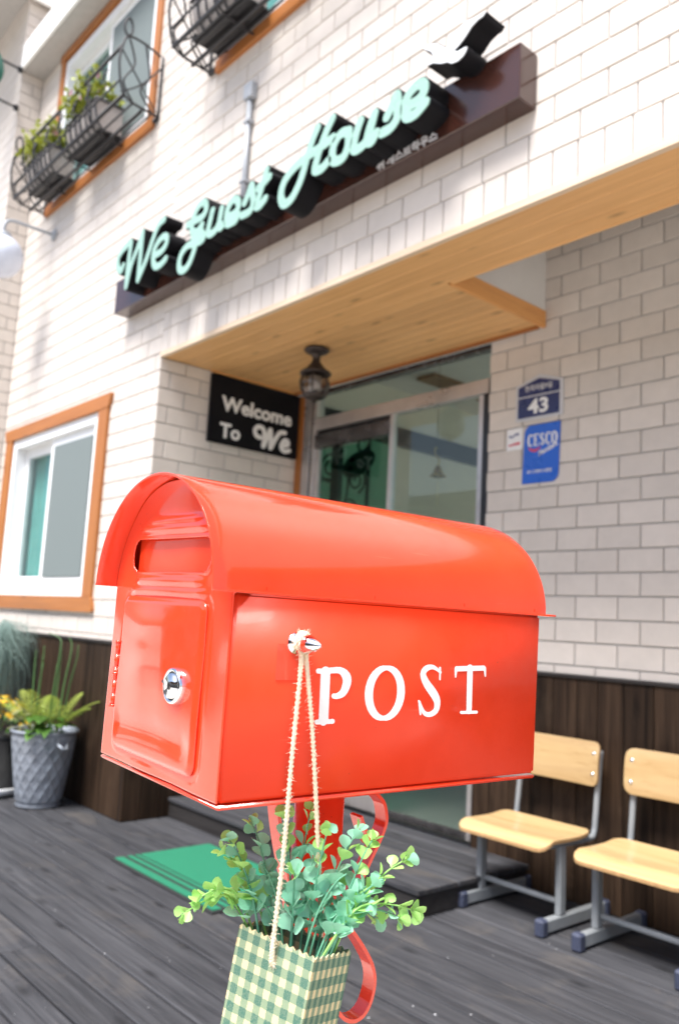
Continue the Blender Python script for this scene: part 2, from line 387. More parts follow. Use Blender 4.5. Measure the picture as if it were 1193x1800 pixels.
# --- stroke lettering: union of round brush strokes -> outline -> solid
def contours(strokes, grow=0.0, res=0.003):
    segs = []
    for st in strokes:
        pts = st
        for (x0, y0, q0), (x1, y1, q1) in zip(pts[:-1], pts[1:]): segs.append((x0, y0, q0, x1, y1, q1))
    xs = [s[0] for s in segs]+[s[3] for s in segs]; ys = [s[1] for s in segs]+[s[4] for s in segs]
    mr = max(max(s[2], s[5]) for s in segs)+grow+3*res
    gx = np.arange(min(xs)-mr, max(xs)+mr+res, res); gy = np.arange(min(ys)-mr, max(ys)+mr+res, res)
    X, Y = np.meshgrid(gx, gy); D = np.full(X.shape, 1e3)
    for x0, y0, q0, x1, y1, q1 in segs:
        dx, dy = x1-x0, y1-y0; L2 = dx*dx+dy*dy+1e-12
        t = np.clip(((X-x0)*dx+(Y-y0)*dy)/L2, 0, 1)
        D = np.minimum(D, np.hypot(X-x0-t*dx, Y-y0-t*dy)-(q0+(q1-q0)*t))
    D = D-grow+1e-7
    H, W = D.shape; nxt = {}
    def pt(i, j, e):
        if e == 0: a, b = (i, j), (i, j+1)
        elif e == 1: a, b = (i, j+1), (i+1, j+1)
        elif e == 2: a, b = (i+1, j), (i+1, j+1)
        else: a, b = (i, j), (i+1, j)
        return (a, b)
    T = {1: [(3, 0)], 2: [(0, 1)], 3: [(3, 1)], 4: [(1, 2)], 5: [(3, 2), (1, 0)], 6: [(0, 2)], 7: [(3, 2)], 8: [(2, 3)], 9: [(2, 0)], 10: [(0, 3), (2, 1)], 11: [(2, 1)], 12: [(1, 3)], 13: [(1, 0)], 14: [(0, 3)]}
    ins = D < 0
    code = ins[:-1, :-1]*1+ins[:-1, 1:]*2+ins[1:, 1:]*4+ins[1:, :-1]*8
    for i, j in np.argwhere((code > 0) & (code < 15)):
        for a, b in T[int(code[i, j])]: nxt.setdefault(pt(i, j, a), []).append(pt(i, j, b))
    loops = []
    while nxt:
        k0 = next(iter(nxt)); loop = []; k = k0
        while k in nxt:
            nx = nxt[k].pop()
            if not nxt[k]: del nxt[k]
            (a, b) = k; da, db = D[a], D[b]; t = da/(da-db)
            loop.append((gx[a[1]]+(gx[b[1]]-gx[a[1]])*t, gy[a[0]]+(gy[b[0]]-gy[a[0]])*t)); k = nx
        if len(loop) > 6: loops.append(loop)
    return loops
def outline_mesh(name, loops, extrude, bevel=0.0):
    cu = bpy.data.curves.new(name, 'CURVE'); cu.dimensions = '2D'; cu.fill_mode = 'BOTH'; cu.extrude = extrude/2; cu.bevel_depth = bevel; cu.bevel_resolution = 0
    for lp in loops:
        sp = cu.splines.new('POLY'); sp.points.add(len(lp)-1)
        for p, (x, y) in zip(sp.points, lp): p.co = (x, y, 0, 1)
        sp.use_cyclic_u = True
    return curve_to_mesh(cu, name)
def curve_to_mesh(cu, name):
    o = bpy.data.objects.new('tmp', cu); COL.objects.link(o)
    bpy.context.view_layer.update()
    me = bpy.data.meshes.new_from_object(o.evaluated_get(bpy.context.evaluated_depsgraph_get()))
    bpy.data.objects.remove(o, do_unlink=True); bpy.data.curves.remove(cu); me.name = name; me.materials.clear()
    return me
def smooth_strokes(strokes, n=5):
    """catmull-rom through the stroke's points (x, y, radius)"""
    return [[(p.x, p.y, p.z) for p in spline(st, n)] if len(st) > 2 else st for st in strokes]
def text_mesh(body, x0, y0, x1, y1, extrude=0.001, bold=0.0, shear=0.0):
    """lettering fitted into the rectangle (x0,y0)-(x1,y1) of its plane, front at z = extrude"""
    cu = bpy.data.curves.new('lettering', 'FONT'); cu.body = body; cu.size = 1.0; cu.extrude = 0.01; cu.offset = bold; cu.shear = shear; cu.resolution_u = 3
    me = curve_to_mesh(cu, 'lettering'); n = len(me.vertices); co = np.empty(n*3); me.vertices.foreach_get('co', co); co = co.reshape(-1, 3)
    lo = co.min(0); hi = co.max(0)
    co[:, 0] = x0+(co[:, 0]-lo[0])/(hi[0]-lo[0])*(x1-x0); co[:, 1] = y0+(co[:, 1]-lo[1])/(hi[1]-lo[1])*(y1-y0)
    co[:, 2] = np.where(co[:, 2] > 0, extrude, 0.0)
    me.vertices.foreach_set('co', co.ravel()); me.update(); return me
def basis(ex, ey, ez, o):
    ex, ey, ez, o = map(Vector, (ex, ey, ez, o))
    return Matrix(((ex.x, ey.x, ez.x, o.x), (ex.y, ey.y, ez.y, o.y), (ex.z, ey.z, ez.z, o.z), (0, 0, 0, 1)))
def on_front(y): return basis((1, 0, 0), (0, 0, 1), (0, -1, 0), (0, y, 0))      # plane facing the street
def on_side(x): return basis((0, 1, 0), (0, 0, 1), (1, 0, 0), (x, 0, 0))        # plane facing +x
def view_xy(p):
    d = Vector(p)-Vector((0, 0, CAM_H)); c = d.dot(fw)
    if c <= 0.05: return None
    return (0.5+1463.38*d.dot(rt)/c/1193, 0.5-1463.38*d.dot(up_)/c/1800, c)
def in_view(p, m=0.06):
    q = view_xy(p); return q is not None and -m < q[0] < 1+m and -m < q[1] < 1+m
def copy_tree(root, loc):
    def cp(o, par):
        c = o.copy(); COL.objects.link(c)
        if par is not None:
            inv = o.matrix_parent_inverse.copy(); c.parent = par; c.matrix_parent_inverse = inv
        for k in [x for x in ALLKIDS.get(o.name, [])]: cp(k, c)
        return c
    r = cp(root, None); r.location = loc; return r
ALLKIDS = {}
def index_kids():
    ALLKIDS.clear()
    for o in COL.objects:
        if o.parent: ALLKIDS.setdefault(o.parent.name, []).append(o)

# ================================================================== SETTING
YF, YW = 2.3307, 3.3887          # street front, recessed entrance wall
XC, XD = -4.42, -2.757           # corner of the recess, left end of the entrance wall
ZS = 2.70                        # soffit
XR = 4.2                         # where the built front ends on the right (out of frame)
gm = mesh('ground', [(-500, -500, -0.16), (500, -500, -0.16), (500, 500, -0.16), (-500, 500, -0.16)], [(0, 1, 2, 3)])
tag(obj('ground', gm, M['asphalt']), kind='structure')

# timber deck: every plank its own piece
deck = empty('deck', (0, 0, 0), kind='structure')
jm = MB(); jm.box((-8.6, 0.735, -0.155), (-0.2, 3.5, -0.034)); jm.build('joist_bed', M['dark'], deck)
PW = 0.14
y = 1.15-PW*3
while y < 3.42:
    cut = random.uniform(-6.5, 0.5) if random.random() < 0.25 else None
    spans = [(-8.6, -0.2)] if cut is None else [(-8.6, cut-0.002), (cut+0.002, -0.2)]
    for a, b in spans:
        dz = random.uniform(-0.0012, 0.0012)
        me = box_mesh(b-a, PW-0.0085, 0.032, 0.003, 'deck')
        o = obj('plank', me, M['deck'], deck, Matrix.Translation(((a+b)/2, y+PW/2, -0.016+dz)))
    y += PW

# low timber step in front of the entrance
plat = empty('entrance_step', (-3.43, 3.0, 0), kind='structure')
PX0, PX1, PY0, PZ = XC+0.03, -2.40, 2.60, 0.112
box('riser', (PX0, PY0+0.012, 0.002), (PX1-0.012, PY0+0.030, PZ-0.024), M['deckside'], plat)
box('riser', (PX1-0.030, PY0+0.032, 0.002), (PX1-0.012, YW-0.05, PZ-0.024), M['deckside'], plat)
n = 6; pw = (YW-0.045-PY0)/n
for i in range(n):
    obj('plank', box_mesh(PX1-PX0, pw-0.005, 0.022, 0.003, 'step'), M['deck'], plat, Matrix.Translation(((PX0+PX1)/2, PY0+pw*(i+0.5), PZ-0.011)))

# ================================================================== GUEST HOUSE
house = empty('guest_house', (-4.0, YF, 0), label='pale tiled two-storey house with timber skirting and a recessed entrance', cat='building')
TW, TH, G, TT = 0.216, 0.107, 0.0068, 0.012
TILES = []      # (key, lo(u,v), hi(u,v), frame matrix, parent)
def sub_rect(rs, h):
    out = []
    for (a, b, c, d) in rs:
        x0, x1, y0, y1 = max(a, h[0]), min(b, h[1]), max(c, h[2]), min(d, h[3])
        if x1 <= x0 or y1 <= y0: out.append((a, b, c, d)); continue
        if a < x0: out.append((a, x0, c, d))
        if x1 < b: out.append((x1, b, c, d))
        if c < y0: out.append((x0, x1, c, y0))
        if y1 < d: out.append((x0, x1, y1, d))
    return out
def lay(parent, fm, u0, u1, v0, v1, holes=(), u_ph=0.0, v_ph=0.0, tw=TW, th=TH, stagger=True):
    r = math.floor((v0-v_ph)/th)
    while v_ph+r*th < v1:
        a0 = v_ph+r*th; off = (tw/2 if (r % 2 and stagger) else 0)+u_ph
        k = math.floor((u0-off)/tw)
        while off+k*tw < u1:
            x0 = off+k*tw; rs = [(max(x0, u0)+(G/2 if x0 > u0 else 0.001), min(x0+tw, u1)-(G/2 if x0+tw < u1 else 0.001), max(a0, v0)+(G/2 if a0 > v0 else 0.001), min(a0+th, v1)-(G/2 if a0+th < v1 else 0.001))]
            for h in holes: rs = sub_rect(rs, h)
            for q in rs:
                if q[1]-q[0] > 0.012 and q[3]-q[2] > 0.012: TILES.append((q, fm, parent))
            k += 1
        r += 1
def wall_part(name, lo, hi): return box(name, lo, hi, M['grout'], house, 0)

# front wall (grout bed TT behind the tile faces), with the window holes
WX0, WX1, WZ0, WZ1 = -6.80, -5.10, 1.16, 2.56        # ground-floor window
VX0, VX1, VZ0, VZ1 = -6.56, -4.79, 4.38, 5.74        # first window above
UX0, UX1 = -3.99, -2.25                              # second window above
XI = -7.03                                           # inner corner with the wing
def wall_with_holes(name, u0, u1, v0, v1, holes, y0, y1):
    mbx = MB()
    for (a, b, c, d) in [r for r in __import__('functools').reduce(sub_rect, holes, [(u0, u1, v0, v1)])]: mbx.box((a, y0, c), (b, y1, d))
    return mbx.build(name, M['grout'], house)
fh = [(WX0, WX1, WZ0, WZ1), (VX0, VX1, VZ0, VZ1), (UX0, UX1, VZ0, VZ1)]
wl = wall_with_holes('wall', XI, XC-TT, 0.0, 5.80, fh[:2], YF+TT-0.0045, YF+0.2)
wr = wall_with_holes('wall', XC, XR, ZS+0.03, 5.80, fh[1:], YF+TT-0.0045, YF+0.2)
lay(wl, on_front(YF), XI, XC, 0.985, 5.80, fh[:2], -2.643, 0.803)
lay(wr, on_front(YF), XC, XR, 2.871, 5.80, fh[1:], -2.287, 0.838)
lay(wr, on_front(YF), XC, XR, ZS+0.031, 2.868, [], -2.263, ZS+0.031, 0.1035, 0.2, False)
# entrance wall beside the door
wd = wall_part('wall', (XD, YW+TT-0.0045, 0.0), (XR, YW+0.2, 4.2))
lay(wd, on_front(YW), XD, XR, 0.985, 4.15, [], -2.643+0.108, 0.918)
# side wall of the recess
ws = wall_part('wall', (XC-0.2, YF+0.201, 0.0), (XC-TT+0.0045, YW+0.2, ZS+0.1))
lay(ws, on_side(XC), YF+0.001, YW+0.05, 0.985, ZS-0.002, [], 2.619, 0.803)
# wing on the left: return wall and its street face
ww = wall_part('wall', (-9.0, 2.14+TT-0.0045, 0.0), (XI-TT+0.0045, YF+0.3, 7.2))
lay(ww, on_side(XI), 2.14, YF-0.001, 0.985, 7.0, [], 2.14, 0.803)
lay(ww, on_front(2.14), -9.0, XI-0.001, 0.985, 7.0, [], XI, 0.803)
# upper storey over the eave
wu = wall_part('wall', (XI, YF+0.012, 5.83), (XR, YF+0.3, 7.2))
lay(wu, on_front(YF+0.005), XI, -4.0, 6.06, 7.1, [], XI, 6.06)

# pick the tiles that show largest as pieces of their own, join the rest per wall
def tile_score(t):
    q, fm, par = t
    p = fm @ Vector(((q[0]+q[1])/2, (q[2]+q[3])/2, 0)); v = view_xy(p)
    if v is None or not (-0.03 < v[0] < 1.03 and -0.03 < v[1] < 1.03): return 0
    d = p-Vector((0, 0, CAM_H)); nn = Vector((fm[0][2], fm[1][2], fm[2][2]))
    s = (q[1]-q[0])*(q[3]-q[2])*max(0, -nn.dot(d.normalized()))/d.length_squared
    if v[0] < 0.78 and 0.50 < v[1] and v[0] > 0.17: s *= 0.02       # behind the letterbox
    if par is wr and p.z < 3.29 and p.z > 3.06 and p.x > -4.9 and p.x < -1.7: s *= 0.01
    if par is wd and p.z > 3.35: s *= 0.01
    return s
TILES.sort(key=tile_score, reverse=True)
tcache = {}
def tile_mesh(w_, h_):
    k = (round(w_, 3), round(h_, 3))
    if k not in tcache:
        a, b, c, e = k[0]/2, k[1]/2, TT, 0.0022
        v = [(-a, -b, -c), (a, -b, -c), (a, b, -c), (-a, b, -c), (-a, -b, -e), (a, -b, -e), (a, b, -e), (-a, b, -e), (-a+e, -b+e, 0), (a-e, -b+e, 0), (a-e, b-e, 0), (-a+e, b-e, 0)]
        f = [(8, 9, 10, 11)]
        for i in range(4):
            j = (i+1) % 4; f += [(i, j, j+4, i+4), (i+4, j+4, j+8, i+8)]
        tcache[k] = mesh('tile', v, f, False, (M['tile'],))
    return tcache[k]
NT = 300
rest = {}
for i, (q, fm, par) in enumerate(TILES):
    cx, cy = (q[0]+q[1])/2, (q[2]+q[3])/2
    m = fm @ Matrix.Translation((cx, cy, random.uniform(-0.0006, 0.0006)))
    if i < NT:
        obj('tile', tile_mesh(q[1]-q[0], q[3]-q[2]), None, par, m)
    else: rest.setdefault(par.name, (par, []))[1].append((m, q[1]-q[0], q[3]-q[2]))
for par, lst in rest.values():
    mb = MB()
    for m, w_, h_ in lst:
        me = tile_mesh(w_, h_); mb.add([m @ v.co for v in me.vertices], [tuple(p.vertices) for p in me.polygons])
    tag(mb.build('tiles', M['tile'], par), kind='stuff')

# timber skirting: upright boards under a dark cap
def skirting(name, fm, u0, u1, depth, z1=0.972):
    sk = empty(name, parent_loc) if False else None
    mb = MB(); mb.box((0, 0, 0), (u1-u0, z1, 0.01))
    s = mb.build(name, M['dark'], house, fm @ Matrix.Translation((u0, 0, 0.0)))
    u = u0
    while u < u1-0.01:
        bw = min(random.choice((0.105, 0.118, 0.125, 0.14)), u1-u)
        if u1-u-bw < 0.04: bw = u1-u
        hh = z1-0.003
        bwq = round(bw-0.003, 3)
        obj('board', box_mesh(bwq, depth, hh, 0.003, 'wains'), M['wains'], s, fm @ Matrix.Translation((u+bw/2, hh/2+0.002, 0.011+depth/2)) @ Matrix.Rotation(-PI/2, 4, 'X'))
        u += bw
    mb = MB(); mb.box((-0.005, z1, 0.0), (u1-u0+0.005, z1+0.012, 0.016+depth+0.006))
    mb.build('cap', M['cap'], s, fm @ Matrix.Translation((u0, 0, 0.0)))
    return s
skirting('skirting', on_front(YF+0.008), XI, XC+0.0, 0.02)
skirting('skirting', on_front(YW+0.008), XD-0.015, XR, 0.02)
skirting('skirting', on_side(XC-0.008), YF-0.021, YW, 0.02)
skirting('skirting', on_side(XI-0.008), 2.148, YF-0.03, 0.02)
skirting('skirting', on_front(2.148), -9.0, XI+0.022, 0.02)

# entrance ceiling: beam along the street edge and a planked soffit
XB = -2.405                                     # end of the planked soffit
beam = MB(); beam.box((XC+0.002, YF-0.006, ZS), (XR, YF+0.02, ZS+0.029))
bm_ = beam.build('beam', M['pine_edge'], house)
BY1 = YF+0.33
nb = 3; bw = (BY1-YF-0.021)/nb
for i in range(nb):
    obj('board', box_mesh(XR-XC, bw-0.0015, 0.018, 0.0015, 'beam'), M['pine'], bm_, Matrix.Translation(((XR+XC)/2, YF+0.021+bw*(i+0.5), ZS+0.010)))
box('board', (XB, BY1+0.001, ZS-0.001), (XR, BY1+0.02, ZS+0.13), M['pine'], bm_, 0.002)
sof = box('soffit', (XC+0.002, BY1+0.002, ZS+0.03), (XB-0.02, YW-0.03, ZS+0.05), M['dark'], house, 0)
ns = 9; bw = (YW-0.045-BY1)/ns
for i in range(ns):
    obj('board', box_mesh(XB-0.022-XC, bw-0.002, 0.018, 0.002, 'soffit'), M['pine'], sof, Matrix.Translation(((XB-0.022+XC)/2, BY1+0.003+bw*(i+0.5), ZS+0.012)))
box('trim', (XB-0.02, BY1+0.022, ZS-0.003), (XB, YW-0.001, ZS+0.085), M['pine_y'], sof, 0.002)
box('trim', (XC+0.003, YW-0.042, ZS-0.012), (XB-0.021, YW-0.022, ZS+0.025), M['casing'], sof, 0.002)
box('trim', (XC+0.003, BY1+0.024, ZS-0.006), (XC+0.022, YW-0.044, ZS+0.012), M['pine_y'], sof, 0.002)
box('panel', (XB-0.018, BY1+0.023, ZS+0.086), (XB-0.006, YW-0.001, 3.95), M['whitewall'], sof, 0)
box('ceiling', (XC, YF+0.201, 4.0), (XR, YW+0.2, 4.1), M['whitewall'], house, 0)
box('wall', (XR+0.002, YF, 0.0), (XR+0.2, YW+0.2, 5.8), M['wallplain'], house, 0)

# eave over the upper windows
ev = box('eave', (XI+0.001, 2.155, 5.805), (XR, YF+0.3, 5.828), M['greysoffit'], house, 0)
box('fascia', (XI-0.005, 2.128, 5.81), (XR, 2.153, 6.045), M['fascia'], ev, 0.003)
box('eave_top', (XI+0.001, 2.154, 6.02), (XR, YF+0.3, 6.04), M['greysoffit'], ev, 0)
rv = box('roof', (-9.4, 1.5, 6.52), (XI+0.05, YF+0.6, 6.56), M['greysoffit'], house, 0)
box('fascia', (-9.4, 1.47, 6.46), (XI+0.08, 1.498, 6.66), M['fascia'], rv, 0.003)
box('fascia', (XI+0.052, 1.5, 6.47), (XI+0.08, YF+0.0, 6.66), M['fascia'], rv, 0.003)

# ------------------------------------------------------------------ windows
def sash(parent, x0, x1, z0, z1, y, fr, gm_, back=None, backmat=None):
    s = MB()
    s.box((x0, y, z0), (x0+fr, y+0.035, z1)); s.box((x1-fr, y, z0), (x1, y+0.035, z1))
    s.box((x0+fr, y+0.001, z0), (x1-fr, y+0.034, z0+fr)); s.box((x0+fr, y+0.001, z1-fr), (x1-fr, y+0.034, z1))
    o = s.build('sash', M['white'], parent)
    g = MB(); g.box((x0+fr, y+0.015, z0+fr), (x1-fr, y+0.019, z1-fr)); g.build('pane', gm_, o)
    return o
def window(x0, x1, z0, z1, wide_head):
    wf = MB(); f = 0.07; yb = YF+0.135
    wf.box((x0, YF-0.004, z0), (x0+f, yb, z1)); wf.box((x1-f, YF-0.004, z0), (x1, yb, z1))
    wf.box((x0+f, YF-0.002, z0), (x1-f, yb, z0+f)); wf.box((x0+f, YF-0.002, z1-f), (x1-f, yb, z1))
    o = wf.build('window', M['white'], house)
    return o, f, yb
# ground floor: timber casing round a white sliding window
o, f, yb = window(-6.755, -5.18, 1.25, 2.487, True)
xm = -6.0
sash(o, -6.685, xm+0.03, 1.321, 2.416, YF+0.078, 0.075, M['glasswin'])
sash(o, xm-0.04, -5.251, 1.321, 2.416, YF+0.028, 0.062, M['glasswin'])
mbx = MB(); mbx.box((xm+0.03, YF+0.020, 1.386), (-5.32, YF+0.023, 2.35)); mbx.build('insect_screen', M['screenfab'], o)
mbx = MB(); mbx.box((xm+0.02, YF+0.004, 1.321), (-5.251, YF+0.020, 1.345)); mbx.build('screen_rail', M['white'], o)
box('blind', (-6.70, YF+0.15, 1.25), (-6.27, YF+0.16, 2.45), M['blind'], o, 0)
box('curtain', (-6.268, YF+0.155, 1.25), (-5.1, YF+0.17, 2.45), M['olive'], o, 0)
def casing(o, x0, x1, z0, z1, s, t=0.022, hx=0.05, head=True):
    box('casing', (x0-s, YF-t, z0), (x0, YF+0.01, z1), M['casing_v'], o, 0.003)
    box('casing', (x1, YF-t, z0), (x1+s, YF+0.01, z1), M['casing_v'], o, 0.003)
    for (za, zb) in ((z0-0.098, z0), (z1, z1+0.095)):
        top = za == z1
        # board with curved ends, cut in profile and given thickness
        L, Rr = x0-s, x1+s; pts = []
        n = 6; wi = zb-za
        pr = [(Rr+(hx*math.sin(PI/2*(k/n))), (za+wi*k/n) if top else (zb-wi*k/n)) for k in range(n+1)]
        pl = [(L-(hx*math.sin(PI/2*(k/n))), (za+wi*k/n) if top else (zb-wi*k/n)) for k in range(n+1)]
        loop = pr+pl[::-1]
        me = outline_mesh('casing', [loop], t+0.012)
        obj('casing', me, M['casing'], o, basis((1, 0, 0), (0, 0, 1), (0, -1, 0), (0, YF-t/2+0.003, 0)))
casing(o, -6.756, -5.179, 1.249, 2.488, 0.135, hx=0.035)
# upper windows (their heads are hidden by the eave)
for (x0, x1, left_open) in ((VX0, VX1, True), (UX0, UX1, False)):
    o, f, yb = window(x0+0.072, x1-0.072, 4.43, 5.70, True)
    xm = (x0+x1)/2
    sash(o, x0+0.143, xm+0.03, 4.501, 5.629, YF+0.078, 0.06, M['glasswin'])
    sash(o, xm-0.03, x1-0.143, 4.501, 5.629, YF+0.028, 0.06, M['glasswin'])
    mbx = MB(); mbx.box((xm+0.03, YF+0.020, 4.56), (x1-0.2, YF+0.023, 5.57)); mbx.build('insect_screen', M['screenfab'], o)
    box('blind', (x0, YF+0.15, 4.4), (x1, YF+0.16, 5.74), M['blind'], o, 0)
    box('casing', (x0, YF-0.022, 4.43), (x0+0.071, YF+0.01, 5.72), M['casing_v'], o, 0.003)
    box('casing', (x1-0.071, YF-0.022, 4.43), (x1, YF+0.01, 5.72), M['casing_v'], o, 0.003)
    box('casing', (x0-0.02, YF-0.026, 4.35), (x1+0.02, YF+0.01, 4.429), M['casing'], o, 0.003)
    box('casing', (x0-0.02, YF-0.026, 5.721), (x1+0.02, YF+0.01, 5.79), M['casing'], o, 0.003)

# ------------------------------------------------------------------ glazed entrance door
yd = YW+0.012
dr = empty('door', (-3.5, yd, PZ)); dr.parent = house; dr.matrix_parent_inverse = world_of(house).inverted(); 
X0, X1 = -4.232, -2.76
def bar(name, x0, x1, z0, z1, mat, y0=0.0, y1=0.045): return box(name, (x0, yd+y0, z0), (x1, yd+y1, z1), mat, dr, 0.002)
bar('jamb', XC+0.001, XC+0.062, 0.112, ZS-0.012, M['casing_v'], -0.004, 0.05)
bar('jamb', XC+0.064, X0-0.050, 0.112, ZS-0.012, M['steel'], 0.004, 0.05)
bar('jamb', X0-0.048, X0-0.012, 0.112, 2.66, M['steel_dark'], 0.012, 0.05)
bar('jamb', X0-0.010, X0+0.022, 0.112, 2.66, M['steel'], -0.010, 0.06)
bar('jamb', X1-0.043, X1-0.003, 0.112, 2.424, M['dark'], 0.0, 0.06)
bar('head', X0+0.023, X1-0.003, 2.668, 2.695, M['steel_dark'], -0.004, 0.05)
bar('transom', X0+0.023, X1-0.003, 2.425, 2.505, M['steel'], -0.012, 0.06)
bar('transom_pane', X0+0.023, X1-0.003, 2.506, 2.667, M['glass'], 0.02, 0.026)
# fixed right leaf
bar('pane', -3.486, -2.838, 0.151, 2.424, M['glass'], 0.020, 0.026)
bar('stile', -3.512, -3.487, 0.114, 2.424, M['steel'], -0.004, 0.04)
bar('stile', -2.837, -2.805, 0.114, 2.424, M['steel'], 0.004, 0.04)
bar('kick_plate', -3.486, -2.838, 0.114, 0.150, M['steel_dark'], 0.010, 0.035)
# sliding left leaf with a closer box
bar('closer_box', X0+0.023, -3.513, 2.302, 2.392, M['steel_dark'], -0.014, 0.03)
bar('track', X0+0.023, -3.513, 2.394, 2.423, M['dark'], 0.012, 0.05)
bar('pane', X0+0.060, -3.513, 0.20, 2.300, M['glassgreen'], 0.024, 0.030)
bar('stile', X0+0.024, X0+0.058, 0.114, 2.300, M['steel'], 0.004, 0.04)
bar('kick_plate', X0+0.060, -3.513, 0.114, 0.199, M['steel'], 0.010, 0.035)
bar('handle', -3.575, -3.560, 0.95, 1.45, M['steel'], -0.045, -0.030)

# hall behind the glass
hall = empty('entrance_hall', (-3.4, 5.0, 0.1)); hall.parent = house; hall.matrix_parent_inverse = world_of(house).inverted()
box('hall_floor', (-5.2, YW+0.075, 0.02), (-1.5, 8.2, 0.10), M['floor_in'], hall, 0)
box('hall_wall', (-5.2, YW+0.202, 0.101), (-5.0, 8.2, 3.2), M['beige_in'], hall, 0)
box('hall_wall', (-1.5, YW+0.202, 0.101), (-1.3, 8.2, 0.6), M['beige_in'], hall, 0)
box('hall_wall', (-1.5, YW+0.202, 2.95), (-1.3, 8.2, 3.2), M['beige_in'], hall, 0)
box('hall_pane', (-1.41, YW+0.202, 0.601), (-1.40, 8.2, 2.949), M['glasswin'], hall, 0)  # unseen side window, added so the sky lights the hall
box('hall_ceiling', (-5.2, YW+0.202, 3.201), (-1.3, 8.2, 3.3), M['whitewall'], hall, 0)
box('hall_wall', (-4.999, 7.9, 2.95), (-1.501, 8.1, 3.2), M['beige_in'], hall, 0)  # unseen back end left open below to let skylight in
box('hall_beam', (-4.999, YW+0.203, 2.70), (-4.93, 7.89, 2.85), M['dark'], hall, 0)
box('ceiling_panel', (-4.62, 4.75, 3.17), (-4.42, 7.0, 3.199), M['brownwood'], hall, 0)

# pale chips and grit lying on the boards
rg = random.Random(4); gr = MB()
for k in range(90):
    x_, y_ = (rg.uniform(-2.6, -0.9), rg.uniform(1.6, 2.9)) if k < 26 else (rg.uniform(-4.6, -1.2), rg.uniform(0.9, 2.3)); s_ = rg.uniform(0.002, 0.0055) if k < 26 else rg.uniform(0.0012, 0.003); a_ = rg.uniform(0, 3)
    c_, d_ = math.cos(a_)*s_, math.sin(a_)*s_
    gr.add([(x_-c_, y_-d_, 0.0016), (x_+d_*0.6, y_-c_*0.6, 0.0024), (x_+c_, y_+d_, 0.0018), (x_-d_*0.6, y_+c_*0.6, 0.0032)], [(0, 1, 2, 3)])
tag(gr.build('grit', M['platewhite'], deck), kind='stuff')

# added house across the lane: out of frame, darkens reflections in paint and glass
ob_ = empty('opposite_house', (-4, -8, -0.15), label='low brown brick house across the lane with grey shutters and windows', cat='building')
box('wall', (-19, -13.0, -0.155), (9, -8.0, 4.1), M['brick_dark'], ob_, 0)
box('roof', (-19.4, -13.4, 4.101), (9.4, -7.5, 4.35), M['cap'], ob_, 0.02)
for k in range(6):
    xa = -17.5+k*4.4
    w_ = box('window', (xa, -7.998, 0.85), (xa+1.6, -7.93, 2.3), M['white'], ob_, 0.01)
    box('pane', (xa+0.08, -7.929, 0.93), (xa+0.77, -7.92, 2.22), M['tealplaque'], w_, 0)
    box('pane', (xa+0.83, -7.929, 0.93), (xa+1.52, -7.92, 2.22), M['tealplaque'], w_, 0)
    box('shutter', (xa+2.2, -7.998, -0.15), (xa+3.6, -7.95, 2.3), M['shutter'], ob_, 0.01)

